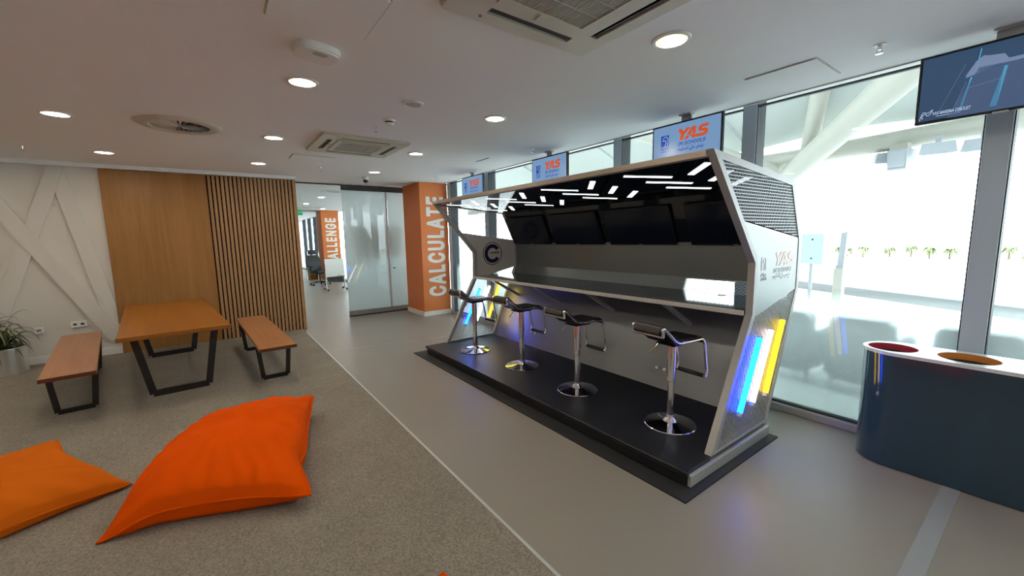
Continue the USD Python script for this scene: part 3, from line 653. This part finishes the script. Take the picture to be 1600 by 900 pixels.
# desk
seam = [x0, -4.10, -3.12, -2.19, x1]
for a, b in zip(seam, seam[1:]):
    d = add('desk_panel', cb(a + .0015, b - .0015, 3.045, 3.80, 1.018, 1.04, .002), 'desk_gloss')
    B.add('front_lip', cb(a + .0015, b - .0015, 3.028, 3.045, 1.006, 1.041, .002), 'white_trim', under=d, world=True)
    gx = b - .48
    B.add('cable_grommet', moved(lathe([(0, .002), (.03, .003), (.034, 0), (.034, -.002), (0, -.002)], 20), gx, 3.68, 1.04), 'black_plastic', under=d, world=True)
for x in (-4.87, -3.95, -3.03, -2.10):
    add('desk_bracket', [hull([(x + o, y, z) for o in (-.022, .022) for y, z in ((3.12, 1.017), (3.18, 1.017), (3.665, .745), (3.665, .705))]), cb(x - .03, x + .03, 3.10, 3.20, 1.008, 1.018, .001)], 'silver_paint')
for x in (-4.30, -4.215, -2.31, -2.225):
    b = trimesh.creation.cylinder(.016, .025, sections=16); b.apply_transform(trimesh.geometry.align_vectors((0, 0, 1), (0, -1.065, .465))); b.apply_translation((x, 3.452, .283))
    add('round_knob', b, 'white_plastic')
# print on the ends
px = BX1 + .0005
m = yas(.34, .105, .0012)
lg = add('logo', on(m, (BX1 - .0035, 3.40, 1.345), (0, 1, 0), (0, 0, 1)), 'print_pale_red', label='faded print on the right side panel')
m = text('IN SCHOOLS', .032, True, 1, .2, .0012); m.apply_scale((.335 / m.extents[0], 1, 1))
add('logo_text', join([on(m, (BX1 - .0035, 3.37, 1.295), (0, 1, 0), (0, 0, 1)), on(ext(arabic(.31, .03), .0012), (BX1 - .0035, 3.37, 1.255), (0, 1, 0), (0, 0, 1))]), 'print_pale_grey')
add('badge', join([on(ext(falcon(.095), .0012), (BX1 - .0035, 3.165, 1.325), (0, 1, 0), (0, 0, 1)), on(text('ADNOC', .022, True, .95, 0, .0012), (BX1 - .0035, 3.165, 1.25), (0, 1, 0), (0, 0, 1)), on(ext(arabic(.09, .02), .0012), (BX1 - .0035, 3.165, 1.285), (0, 1, 0), (0, 0, 1))]), 'print_pale_grey')
c0 = Point(0, 0)
ring = c0.buffer(.172, 48).difference(c0.buffer(.162, 48))
cee = c0.buffer(.142, 48).difference(c0.buffer(.087, 48)).difference(Polygon([(0, 0), (.3, .21), (.3, -.21)]))
add('emblem', on(join([ext(ring, .0015), ext(cee, .0015)]), (BX0 + .0085, 3.415, 1.355), (0, 1, 0), (0, 0, 1)), 'navy_print', label='large round letter C emblem')
m = text('complIQad', .026, True, 1, 0, .0015); m.apply_scale((.165 / m.extents[0], 1, 1))
add('emblem_text', on(m, (BX0 + .0085, 3.375, 1.360), (0, 1, 0), (0, 0, 1)), 'navy_print')

single('floor_mat', bx(-5.31, -1.21, 2.13, 3.43, -0.005, .010), 'mat_black', 'thin black mat under the booth platform', 'mat')

# monitors on the tilted upper back wall
uu = np.array([0, 3.838 - 3.632, 1.515 - 1.975]); uu /= np.linalg.norm(uu)      # down the wall
def monitor(xc, lab, first=[None]):
    o = np.array([xc, 3.632, 1.975]) + uu * .305
    if first[0] is None:
        t = Thing('monitor', lab, 'monitor', o, group=None)
        n = np.cross((1, 0, 0), -uu)   # out of the wall, to the viewer
        W, H = .43, .215
        pl = lambda m, off: on(m, n * off, (1, 0, 0), -uu)
        t.add('housing', pl(cb(-W, W, -H, H, .012, .035, .004), 0), 'black_plastic')
        t.add('wall_mount', pl(cb(-.1, .1, -.1, .1, .0, .014, .001), 0), 'dark_grey')
        t.add('display', pl(bx(-W + .012, W - .012, -H + .016, H - .012, .035, .0362), 0), 'screen_black')
        t.add('logo_tab', pl(bx(-.02, .02, -H + .004, -H + .012, .035, .0365), 0), 'alu')
        first[0] = t
    else: dup(first[0], lab, o)
monitor(-1.775, 'black wall monitor at the right end of the booth, above the lit opening')
monitor(-2.795, 'black wall monitor in the booth, second from the right end')
monitor(-3.76, 'black wall monitor in the booth, second from the left end')
monitor(-4.72, 'black wall monitor at the left end of the booth, next to the round emblem')

# bar stools
def stool(loc, lab, rot):
    t = Thing('bar_stool', lab, 'bar stool', loc, rot, 'bar stools on the booth platform')
    t.add('base_plate', lathe([(0, .0), (.192, .0), (.195, .004), (.19, .010), (.12, .018), (.055, .030), (.042, .050), (.030, .062), (0, .062)], 48), 'chrome', smooth=35)
    t.add('lower_column', lathe([(0, .06), (.026, .06), (.026, .36), (0, .36)], 24), 'chrome', smooth=40)
    t.add('upper_column', lathe([(0, .35), (.031, .35), (.033, .355), (.033, .655), (0, .655)], 24), 'chrome', smooth=40)
    t.add('mount_plate', cb(-.08, .08, -.09, .09, .652, .664, .003), 'black_metal')
    t.add('lever', tube(rounded([(-.07, -.02, .655), (-.10, -.03, .64), (-.15, -.06, .565)], .02), .006, 8), 'chrome', smooth=50)
    W = .13
    prof = rounded([(-.290, .790), (-.272, .832), (-.115, .692), (.19, .688), (.225, .64)], .05, 7)   # y, z of the seat's centre line
    ln = LineString(prof[:-2]); pad = ln.buffer(.019, cap_style=1)
    seat = on(ext(pad, 2 * W - .03), (-W + .015, 0, 0), (0, 1, 0), (0, 0, 1))
    t.add('seat', seat, 'leather_black', smooth=35)
    for s in (-1, 1):
        path = rounded([(s * W, -.285, .765), (s * W, -.296, .842), (s * W, -.115, .692), (s * W, .205, .690), (s * W * .98, .262, .42), (s * W * .98, .25, .37)], .05, 7)
        fr = t.add('seat_frame', tube(path, .0125, 10), 'chrome', smooth=50)
    t.add('back_lip', tube([(-W, -.285, .768), (W, -.285, .768)], .0125, 10), 'chrome', smooth=50)
    t.add('footrest', tube([(-W * .98, .25, .375), (W * .98, .25, .375)], .0125, 10), 'chrome', smooth=50)
    t.add('footrest_grip', tube([(-W * .86, .25, .375), (W * .86, .25, .375)], .0165, 12), 'leather_black', smooth=50)
    return t
S = stool((-1.737, 2.785, .11), 'black and chrome bar stool nearest the viewer, under the lit desk opening', -4)
dup(S, 'black and chrome bar stool, second from the nearest end', (-2.708, 2.737, .11), -1)
dup(S, 'black and chrome bar stool with blue light behind it, second from the far end', (-3.635, 2.768, .11), 0)
dup(S, 'black and chrome bar stool at the far end, in front of the left mesh', (-4.548, 2.69, .11), 2)

# ------------------------------------------------------------------ table and benches
def trap_legs(t, x, w0, w1, z, s, name='leg_frame'):
    """black trapezoid frame: w0 wide at the floor, w1 under the top"""
    pts = [(x, -w1 / 2, z), (x, -w0 / 2, s / 2), (x, w0 / 2, s / 2), (x, w1 / 2, z)]
    p = [bar(a, b, s, .018 if False else s * .55, (1, 0, 0)) for a, b in zip(pts, pts[1:])]
    p.append(cb(x - s / 2, x + s / 2, -w1 / 2 - .03, w1 / 2 + .03, z - .006, z, .001))
    t.add(name, p, 'black_metal')
T = Thing('dining_table', 'large orange-brown wooden table on black trapezoid legs', 'table', (-6.46, -.51, .006), 5.8)
T.add('tabletop', cb(-1.36, 1.36, -.44, .44, .694, .737, .004), 'table_wood')
for x in (.90, -1.08): trap_legs(T, x, .47, .69, .694, .062)
def bench(loc, rot, L, lab):
    t = Thing('bench', lab, 'bench', (*loc, .006), rot)
    s = t.add('seat', cb(-L / 2, L / 2, -.182, .182, .408, .446, .003), 'bench_wood')
    t.add('seat_edge', bx(L / 2 - .001, L / 2 + .003, -.181, .181, .410, .444), 'bench_edge', under=s)
    t.add('seat_edge', bx(-L / 2 - .003, -L / 2 + .001, -.181, .181, .410, .444), 'bench_edge', under=s)
    for x in (L / 2 - .37, -L / 2 + .37): trap_legs(t, x, .25, .32, .408, .045)
bench((-6.36, -1.335), 8.3, 2.4, 'red-brown wooden bench between the table and the white wall')
bench((-6.21, .41), 2.9, 2.36, 'red-brown wooden bench between the table and the slatted panel')

# ------------------------------------------------------------------ bean bags
def beanbag(name, lab, C, T, matn, seed, tipz, seamz=.09, dents=(), group=None):
    """pillow from four corners (plan), thickness T; seam height seamz falling to tipz at each corner"""
    C = np.array(C, float); n = 72
    u, v = np.meshgrid(np.linspace(0, 1, n), np.linspace(0, 1, n), indexing='ij')
    P = (1 - u)[..., None] * (1 - v)[..., None] * C[0] + u[..., None] * (1 - v)[..., None] * C[1] + u[..., None] * v[..., None] * C[2] + (1 - u)[..., None] * v[..., None] * C[3]
    cen = C.mean(0); e = (1 - (2 * u - 1) ** 2), (1 - (2 * v - 1) ** 2)
    pin = .085 * ((e[0] * (2 * v - 1) ** 4) + (e[1] * (2 * u - 1) ** 4))
    P = P + (cen - P) * pin[..., None]
    for du, dv, st, rd in dents: P = P + (cen - P) * (st * np.exp(-(((u - du) / rd) ** 2 + ((v - dv) / rd) ** 2)))[..., None]
    bul = np.clip(16 * u * v * (1 - u) * (1 - v), 0, 1) ** .42
    q = np.dstack([P, np.zeros_like(u)]) * 3.2
    nz = meshkit.fbm(q, 3, seed) - .5
    ang = np.arctan2(v - .5, u - .5)
    edge = np.exp(-np.minimum(np.minimum(u, 1 - u), np.minimum(v, 1 - v)) / .10)
    wr = np.sin(ang * 26 + nz * 10) * edge * (1 - edge) * .028
    corner = sum(w * z for w, z in zip(((1 - u) * (1 - v), u * (1 - v), u * v, (1 - u) * v), tipz))
    cw = np.maximum.reduce([np.exp(-(((u - a) / .16) ** 2 + ((v - b) / .16) ** 2)) for a, b in ((0, 0), (1, 0), (1, 1), (0, 1))])
    base = seamz * (1 - cw) + corner * cw
    top = base + bul * T * (1 + .35 * nz) + wr
    bot = np.maximum(.008 + 0 * base, base - bul * (seamz + .03) * 1.6 + wr * .3)
    bot = np.minimum(bot, top)
    Vt = np.dstack([P, top]).reshape(-1, 3); Vb = np.dstack([P, bot]).reshape(-1, 3)
    f = []
    for i in range(n - 1):
        for j in range(n - 1):
            a, b, c, d = i * n + j, (i + 1) * n + j, (i + 1) * n + j + 1, i * n + j + 1
            f += [[a, b, c], [a, c, d]]
    f = np.array(f); m = trimesh.Trimesh(np.vstack([Vt, Vb]), np.vstack([f, f[:, ::-1] + n * n]), process=False)
    if (m.face_normals[:len(f)][:, 2]).mean() < 0: m.invert()
    loop = np.concatenate([np.dstack([P, base])[:, 0], np.dstack([P, base])[-1, 1:], np.dstack([P, base])[::-1, -1][1:], np.dstack([P, base])[0, ::-1][1:-1]])
    o = (cen[0], cen[1], .006)
    t = Thing(name, lab, 'bean bag', o, 0, group)
    m.vertices = m.vertices - np.array([cen[0], cen[1], 0]); t.add('cover', m, matn, smooth=True)
    t.add('seam', tube(loop - np.array([cen[0], cen[1], 0]), .007, 6, True), matn, smooth=True)
beanbag('bean_bag', 'large bright orange bean bag lying in the middle of the carpet', [(-2.93, -.65), (-2.52, .33), (-4.02, .62), (-4.16, -.20)], .235, 'cotton_orange', 3, (.01, .10, .16, .07), .11, ((1.0, .20, .10, .11), (.0, .5, -.05, .2)))
beanbag('bean_bag', 'paler orange bean bag cut by the left edge of the photo', [(-3.52, -.585), (-4.42, -1.10), (-3.72, -2.35), (-2.82, -1.85)], .20, 'cotton_orange_pale', 8, (.02, .12, .05, .05), .06)
beanbag('bean_bag', 'orange bean bag of which only a corner tip shows at the bottom edge', [(-1.53, .70), (-.55, .98), (-.15, -.42), (-1.10, -.72)], .16, 'cotton_orange', 5, (.10, .05, .05, .05), .07)

# ------------------------------------------------------------------ recycling bin
def stadium(x0, x1, y0, y1):
    r = (y1 - y0) / 2; return LineString([(x0 + r, (y0 + y1) / 2), (x1 - r, (y0 + y1) / 2)]).buffer(r, 24)
Bn = Thing('recycling_bin', 'long navy rounded recycling bin with white top and two coloured openings', 'recycling bin', (-.15, 3.745, 0))
st = stadium(-.655, .655, -.192, .192)
holes = [Point(-.505, -.02).buffer(.132, 32), Point(-.155, -.005).buffer(.14, 32), Point(.25, -.005).buffer(.14, 32)]
hs = unary_union(holes)
Bn.add('body', moved(ext(st.difference(st.buffer(-.012)), .765), 0, 0, .006), 'bin_navy', smooth=30)
Bn.add('plinth', moved(ext(st.buffer(-.02), .02), 0, 0, .0), 'black_plastic')
Bn.add('top', moved(ext(st.buffer(.002).difference(hs), .022), 0, 0, .771), 'bin_white', smooth=30)
for hpt, mt, nm in zip(((-.505, -.02, .132), (-.155, -.005, .14), (.25, -.005, .14)), ('bin_crimson', 'bin_orange', 'bin_crimson'), ('crimson', 'orange', 'crimson')):
    x, y, r = hpt
    Bn.add('hole_ring', moved(lathe([(r - .004, .793), (r + .012, .795), (r + .024, .7935), (r + .0245, .791), (r - .004, .789)], 40), x, y, 0), 'bin_white', smooth=40)
    Bn.add('chute', moved(lathe([(r - .001, .792), (r - .005, .752), (r - .008, .752), (r - .004, .792)], 40), x, y, 0), mt, label=nm + ' lining of a round opening', smooth=40)
    Bn.add('inner_bag', moved(lathe([(r - .006, .753), (r - .012, .50), (0, .48), (0, .47), (r - .002, .49), (r + .002, .752)], 28), x, y, 0), 'dark_grey', smooth=40)

# ------------------------------------------------------------------ potted plant
Pp = Thing('potted_plant', 'leafy strap-leaved plant in a round silver pot at the left edge', 'potted plant', (-7.80, -2.34, .006))
Pp.add('pot', lathe([(0, 0), (.255, 0), (.26, .01), (.265, .33), (.262, .335), (.245, .335), (.243, .30), (0, .30)], 48), 'pot_silver', smooth=35)
Pp.add('soil', lathe([(0, .312), (.24, .305), (.24, .295), (0, .295)], 24), 'soil')
lr = np.random.default_rng(11)
def leafblade(base, az, L, rise, droop, w):
    d = np.array([math.cos(az), math.sin(az), 0]); n = 9; s = np.linspace(0, 1, n)
    out = L * (s - .12 * s ** 2); zz = rise * np.sin(s * 1.9) - droop * s ** 3
    p = base + d[None] * out[:, None] + np.array([0, 0, 1])[None] * zz[:, None]
    sd = np.cross(d, (0, 0, 1)); wd = w * (np.sin(np.clip(s * .92 + .08, 0, 1) * np.pi) ** .6)
    a, b = p + sd * wd[:, None], p - sd * wd[:, None]; c = p - np.array([0, 0, 1]) * (wd[:, None] * .35)
    v = np.stack([a, c, b, c - np.array([0, 0, .0015])], 1).reshape(-1, 3); f = []
    for i in range(n - 1):
        for j in range(4):
            q0, q1, q2, q3 = i * 4 + j, i * 4 + (j + 1) % 4, (i + 1) * 4 + (j + 1) % 4, (i + 1) * 4 + j
            f += [[q0, q1, q2], [q0, q2, q3]]
    return trimesh.Trimesh(v, np.array(f), process=False)
for k in range(130):
    az = lr.uniform(0, 2 * math.pi); tall = k % 3 == 0
    base = np.array([lr.uniform(-.1, .1), lr.uniform(-.1, .1), .30 + (.28 if tall else 0) * lr.uniform(.3, 1)])
    L = lr.uniform(.22, .42); L = min(L, .24 / max(1e-3, -math.cos(az))) if math.cos(az) < 0 else L
    Pp.add('leaf', leafblade(base, az, L, lr.uniform(.12, .30), lr.uniform(.05, .32), lr.uniform(.011, .020)), 'leaf' if k % 3 else 'leaf_pale', smooth=True)
Pp.add('stem', [tube(spline([(lr.uniform(-.08, .08), lr.uniform(-.08, .08), .28), (lr.uniform(-.08, .08), lr.uniform(-.08, .08), .45), (lr.uniform(-.1, .1), lr.uniform(-.1, .1), .60)], 8), .010, 6) for k in range(5)], 'leaf', smooth=50)

# ------------------------------------------------------------------ the room beyond the passage
t = Thing('office_chair', 'black high-backed office chair on castors in the room beyond the passage', 'office chair', (-16.0, 3.0, 0), 20)
for k in range(5):
    a = 2 * math.pi * k / 5; c, s = math.cos(a), math.sin(a)
    l = t.add('base_arm', hull([(c * .04 - s * .03, s * .04 + c * .03, .10), (c * .04 + s * .03, s * .04 - c * .03, .10), (c * .04, s * .04, .14), (c * .32, s * .32, .075), (c * .32 - s * .02, s * .32 + c * .02, .09), (c * .32 + s * .02, s * .32 - c * .02, .09)]), 'black_plastic')
    w = trimesh.creation.cylinder(.032, .05, sections=14); w.apply_transform(trimesh.geometry.align_vectors((0, 0, 1), (-s, c, 0))); w.apply_translation((c * .33, s * .33, .033)); t.add('castor', w, 'black_plastic', under=l)
t.add('gas_lift', tube([(0, 0, .11), (0, 0, .42)], .028, 12), 'dark_grey')
t.add('seat', cb(-.25, .25, -.25, .25, .42, .52, .04), 'leather_black')
t.add('backrest', hull([(-.22, -.20, .52), (-.22, .20, .52), (-.30, -.20, .52), (-.30, .20, .52), (-.30, -.27, .85), (-.30, .27, .85), (-.37, -.25, .85), (-.37, .25, .85), (-.38, -.20, 1.08), (-.38, .20, 1.08), (-.44, -.18, 1.08), (-.44, .18, 1.08)]), 'leather_black')
t.add('headrest', hull([(-.36, -.14, 1.10), (-.36, .14, 1.10), (-.43, -.14, 1.10), (-.43, .14, 1.10), (-.42, -.13, 1.26), (-.42, .13, 1.26), (-.46, -.12, 1.26), (-.46, .12, 1.26)]), 'leather_black')
for s in (-1, 1): t.add('armrest', [cb(-.15, .15, s * .30 - .04, s * .30 + .04, .66, .70, .01), cb(-.03, .03, s * .30 - .02, s * .30 + .02, .47, .66, .005)], 'black_plastic')
t = Thing('folding_table', 'white flip-top table folded upright on wheeled legs beyond the passage', 'table', (-14.0, 3.08, 0), 0)
t.add('tabletop', on(cb(-.30, .30, -.29, .29, -.012, .012, .004), (0, 0, .72), (-.16, .985, 0), (-.10, -.02, .995)), 'white_plastic')
t.add('crossbar', tube([(-.05, -.28, .50), (.05, .30, .46)], .02, 8), 'alu')
t.add('modesty_panel', hull([(-.10, -.22, .26), (-.10, .30, .22), (-.12, -.22, .26), (-.12, .30, .22), (-.10, -.22, .46), (-.10, .30, .44), (-.12, -.22, .46), (-.12, .30, .44)]), 'dark_grey')
for y in (-.28, .28):
    l = t.add('leg', [tube([(0, y, .06), (-.05, y, .62)], .022, 10), tube([(-.26, y, .07), (.26, y, .07)], .018, 8)], 'alu')
    for x in (-.25, .25): t.add('castor', moved(trimesh.creation.icosphere(1, .032), x, y, .033), 'black_plastic', under=l)
t = Thing('folded_panel', 'small dark grey leaning panel next to the white flip-top table', 'panel', (-13.9, 3.64, 0))
t.add('board', hull([(0, -.14, .02), (0, .14, .02), (-.02, -.14, .02), (-.02, .14, .02), (-.06, -.14, .30), (-.06, .06, .34), (-.08, -.14, .30), (-.08, .06, .34)]), 'dark_grey')
t.add('rim', tube([(0, -.15, .02), (-.07, -.15, .32), (-.07, .02, .36), (0.0, .16, .02)], .012, 8), 'white_plastic')
t = Thing('storage_box', 'brown open box on the floor behind the black office chair', 'box', (-18.4, 3.2, 0))
t.add('body', [cb(-.2, .2, -.16, -.14, 0, .46), cb(-.2, .2, .14, .16, 0, .46), cb(-.2, -.18, -.14, .14, 0, .46), cb(-.2, .2, -.14, .14, 0, .02)], 'cardboard')
t.add('lid', cb(-.22, .22, -.2, .18, .46, .49), 'black_plastic')
t = Thing('exit_sign', 'small green exit sign hanging beyond the passage', 'exit sign', (-11.0, 1.715, 2.22))
t.add('plate', cb(-.012, .012, -.07, .07, 0, .13, .003), 'exit_green')
t.add('pictogram', on(text('EXIT', .035, True, 1, 0, .001), (.0121, -.045, .045), (0, 1, 0), (0, 0, 1)), 'white_plastic')
t.add('hanger', [tube([(0, s * .05, .13), (0, s * .05, .5)], .003, 6) for s in (-1, 1)], 'alu')
t = Thing('ceiling_vent', 'round white vent in the next room seen above the passage', 'air diffuser', (-10.1, 2.35, CZ))
t.add('rim', lathe([(0.20, -0.004), (0.21, -0.012), (0.28, -0.010), (0.29, 0.0), (0.20, 0.0)], 36), 'ceiling_paint')
t.add('core', lathe([(0, -.003), (.2, -.003), (.2, -.001), (0, -.001)], 24), 'grille_grey')
t = Thing('ceiling_vent', 'long linear vent in the next room seen above the passage', 'air vent', (-15.2, 2.55, CZ))
t.add('frame', cb(-.1, .1, -.55, .55, -.012, 0, .003), 'cream_plastic')
t.add('slot', bx(-.06, .06, -.5, .5, -.0135, -.0115), 'grille_grey')
# a display behind the frosted glass: only its blurred dark shape shows
t = Thing('standing_display', 'dark display blurred behind the frosted glass doors', 'display', (-9.6, 3.10, 0))
t.add('panel', cb(-.03, .03, -.48, .62, 1.22, 1.92, .006), 'black_plastic')
t.add('post', [tube([(-.05, -.2, .03), (-.05, -.2, 1.5)], .025, 10), tube([(-.05, .3, .03), (-.05, .3, 1.5)], .025, 10)], 'silver_paint')
t.add('foot', [cb(-.25, .25, -.24, -.16, 0, .04), cb(-.25, .25, .26, .34, 0, .04)], 'silver_paint')

# ------------------------------------------------------------------ outdoors
single('terrace_floor', bx(-40, 20, 4.30, 16.0, -.2, -.02), 'terrace', 'pale sunlit terrace outside the windows', 'terrace')
g = trimesh.creation.cylinder(470, .5, sections=96); g.apply_translation((-30, 60, -9.25)); g = trimesh.intersections.slice_mesh_plane(g, (0, 1, 0), (0, 16, 0), cap=True)
single('desert_ground', g, 'sand', 'pale desert ground far below the terrace', 'ground')
k = Thing('terrace_kerb', 'low grey kerb wall along the terrace edge', 'kerb', (-3.3, 14.0, -.02))
k.add('wall', [bar((-25, 12.0 + .0, .09), (25, -14.0, .09), .18, .22)], 'kerb_grey')
single('garden_lawn', on(bx(-60, 14, 0, 14, -8.8, -8.7), (0, 60, 0), (1, 0, 0), (0, 1, 0)), 'turf_teal', 'green-blue painted run-off strip beyond the terrace', 'ground')
# canopy: edge beam, big tube props, fabric roof
cv = Thing('canopy', 'white fabric canopy on thick tubular steel beams over the terrace', 'canopy', (-3, 9, 0))
cvp = lambda *a, **kk: cv.add(*a, world=True, **kk)
beam = spline([(-16, 9.4, 2.75), (-9, 9.1, 2.95), (-5.2, 9.0, 2.98), (-3.2, 9.0, 2.98), (-1.7, 9.0, 3.03), (-.6, 9.0, 3.05), (3, 9.2, 3.0), (8, 9.4, 2.7)], 48)
cvp('edge_beam', tube(beam, .15, 14), 'canopy_white', smooth=50)
cvp('prop_tube', tube([(-3.35, 9.0, 2.60), (-.35, 6.3, 4.10)], [.17, .24], 18), 'canopy_white', smooth=50)
cvp('prop_tube', tube([(-3.0, 9.0, 2.95), (-2.15, 7.0, 4.3)], [.13, .13], 14), 'canopy_white', smooth=50)
cvp('prop_tube', tube([(-3.4, 9.0, 2.70), (-6.4, 6.4, 4.2)], [.15, .2], 16), 'canopy_white', smooth=50)
cvp('prop_tube', tube([(-10.4, 9.1, 2.70), (-7.4, 6.3, 4.2)], [.15, .2], 16), 'canopy_white', smooth=50)
cvp('node', moved(trimesh.creation.icosphere(2, .22), -3.3, 9.0, 2.72), 'canopy_white', smooth=True)
cvp('post', tube([(-3.3, 9.05, -.02), (-3.3, 9.02, 2.6)], .09, 14), 'canopy_white', smooth=50)
nx, ny = 60, 20; xs = np.linspace(-22, 9, nx); ys = np.linspace(4.45, 9.0, ny)
for b0 in range(-22, 9, 3):
    xs = np.linspace(b0 + .012, b0 + 3 - .012, 10); X, Y = np.meshgrid(xs, np.linspace(4.45, 9.05, 14), indexing='ij'); s = (Y - 4.45) / 4.6
    Z = 4.9 - 1.65 * s ** 1.25 + .10 * np.sin((X - b0) / 3 * np.pi) - .30 * s * (1 - s)
    v = np.vstack([np.dstack([X, Y, Z]).reshape(-1, 3), np.dstack([X, Y, Z + .008]).reshape(-1, 3)]); f = []; n = 14; N = 140
    for i in range(9):
        for j in range(13):
            a, b, c, d = i * n + j, (i + 1) * n + j, (i + 1) * n + j + 1, i * n + j + 1
            f += [[a, c, b], [a, d, c], [a + N, b + N, c + N], [a + N, c + N, d + N]]
    cvp('fabric_panel', trimesh.Trimesh(v, np.array(f), process=False), 'canopy_fabric', smooth=True)
    cvp('fabric_seam', tube(np.stack([np.full(14, b0), np.linspace(4.45, 9.05, 14), 4.9 - 1.65 * np.linspace(0, 1, 14) ** 1.25 - .30 * np.linspace(0, 1, 14) * (1 - np.linspace(0, 1, 14)) - .01], 1), .022, 6), 'outdoor_grey', smooth=50)
# fittings on the beam
t = Thing('outdoor_speaker', 'grey outdoor loudspeaker hanging from the canopy beam', 'loudspeaker', (-1.67, 8.78, 2.53), -10)
t.add('cabinet', hull([(x, y, z) for x, y, z in ((-.11, -.12, 0), (.11, -.12, 0), (-.11, .12, 0), (.11, .12, 0), (-.125, -.14, .30), (.125, -.14, .30), (-.125, .14, .30), (.125, .14, .30))]), 'outdoor_grey')
t.add('hanger', [cb(-.13, .10, -.06, .06, .30, .40, .01)], 'canopy_white')
t.add('grille', bx(-.10, .10, -.142, -.130, .03, .27), 'outdoor_grey')
def flood(loc, lab, rot):
    t = Thing('floodlight', lab, 'floodlight', loc, rot)
    t.add('housing', hull([(-.20, -.10, 0), (.20, -.10, 0), (-.20, .10, .02), (.20, .10, .02), (-.17, -.08, .16), (.17, -.08, .16), (-.17, .08, .16), (.17, .08, .16)]), 'outdoor_grey')
    t.add('glass', bx(-.17, .17, -.085, .085, -.006, .002), 'outdoor_blue')
    t.add('bracket', [cb(-.03, .03, -.03, .03, .15, .26, .004)], 'outdoor_grey')
    return t
f1 = flood((-1.27, 8.75, 2.70), 'grey floodlight under the canopy beam right of the loudspeaker', 10)
dup(f1, 'grey floodlight behind the hanging outdoor loudspeaker', (-1.85, 9.0, 2.68), 25)
dup(f1, 'grey floodlight under the canopy beam beside the thick mullion', (-.82, 8.75, 2.68), -10)
# board on a post and bollard on the terrace
t = Thing('display_board', 'pale blue board standing on the terrace beside the booth', 'board', (-2.82, 9.0, -.02))
t.add('board', cb(-.17, .17, -.015, .015, 1.02, 1.57, .004), 'outdoor_blue')
t.add('post', [tube([(0, .02, 0), (0, .02, 1.1)], .03, 10)], 'outdoor_grey')
t.add('bolt', [moved(trimesh.creation.icosphere(1, .015), 0, -.018, z) for z in (1.12, 1.47)], 'outdoor_dark')
t = Thing('lamp_bollard', 'tall grey and white bollard standing on the terrace', 'bollard', (-2.38, 9.0, -.02))
t.add('column', cb(-.07, .07, -.08, .08, 0, .95, .01), 'canopy_white')
t.add('head', hull([(-.03, -.06, 1.0), (.06, -.06, 1.0), (-.03, .06, 1.0), (.06, .06, 1.0), (.0, -.06, 1.58), (.08, -.06, 1.60), (0, .06, 1.58), (.08, .06, 1.60)]), 'outdoor_grey')
t.add('neck', cb(-.05, .06, -.06, .06, .93, 1.01, .005), 'outdoor_grey')
# outdoor seats, blurred by the film
for x0, x1, y, lab in ((-1.37, -.86, 5.0, 'dark outdoor seat blurred behind the window film right of the booth'), (-.62, -.10, 5.0, 'dark outdoor seat blurred behind the film right of the thick mullion'), (-1.95, -1.50, 5.0, 'dark outdoor seat blurred behind the film at the booth edge'), (.25, .8, 5.0, 'dark outdoor seat blurred behind the film at the right edge')):
    t = Thing('outdoor_chair', lab, 'chair', ((x0 + x1) / 2, y, -.02)); w = (x1 - x0) / 2
    t.add('seat', cb(-w + .05, w - .05, .0, .62, .16, .44, .05), 'outdoor_dark')
    t.add('backrest', cb(-w, w, -.06, .10, .12, .78, .05), 'outdoor_dark')
    for sx in (-1, 1):
        t.add('armrest', cb(sx * w - .05, sx * w + .05, .10, .62, .16, .56, .03), 'outdoor_dark')
        for yy in (.0, .56): t.add('leg', cb(sx * (w - .04) - .02, sx * (w - .04) + .02, yy, yy + .04, 0, .17, .003), 'outdoor_grey')
# far palms
pr = np.random.default_rng(21)
def palm(h, seed):
    r = np.random.default_rng(seed); trunk = tube([(0, 0, 0), (.1, 0, h * .5), (.05, 0, h)], [.3, .22, .18], 8); fr = []
    for k in range(30):
        az = 2 * math.pi * k / 15 + r.uniform(-.2, .2); m = leafblade(np.array([.05, 0, h]), az, r.uniform(1.9, 2.7), r.uniform(.6, 2.2), r.uniform(1.2, 3.4), .34); fr.append(m)
    return trunk, join(fr)
xs = [(-130 + 5.9 * k + .5 * math.sin(k * 2.3), 212 + 8 * math.sin(k * 1.7)) for k in range(25)]
first = None
for k, (x, y) in enumerate(xs):
    if k == 0:
        first = Thing('palm_tree', 'distant green palm tree beyond the terrace', 'palm tree', (x, y, -9), 0, 'row of distant palm trees')
        a, b = palm(2.8, 3); first.add('trunk', a, 'bark', smooth=50); first.add('crown', b, 'palm_green')
    else: dup(first, 'distant green palm tree beyond the terrace', (x, y, -9 + pr.uniform(-1.2, .4)), pr.uniform(0, 360))
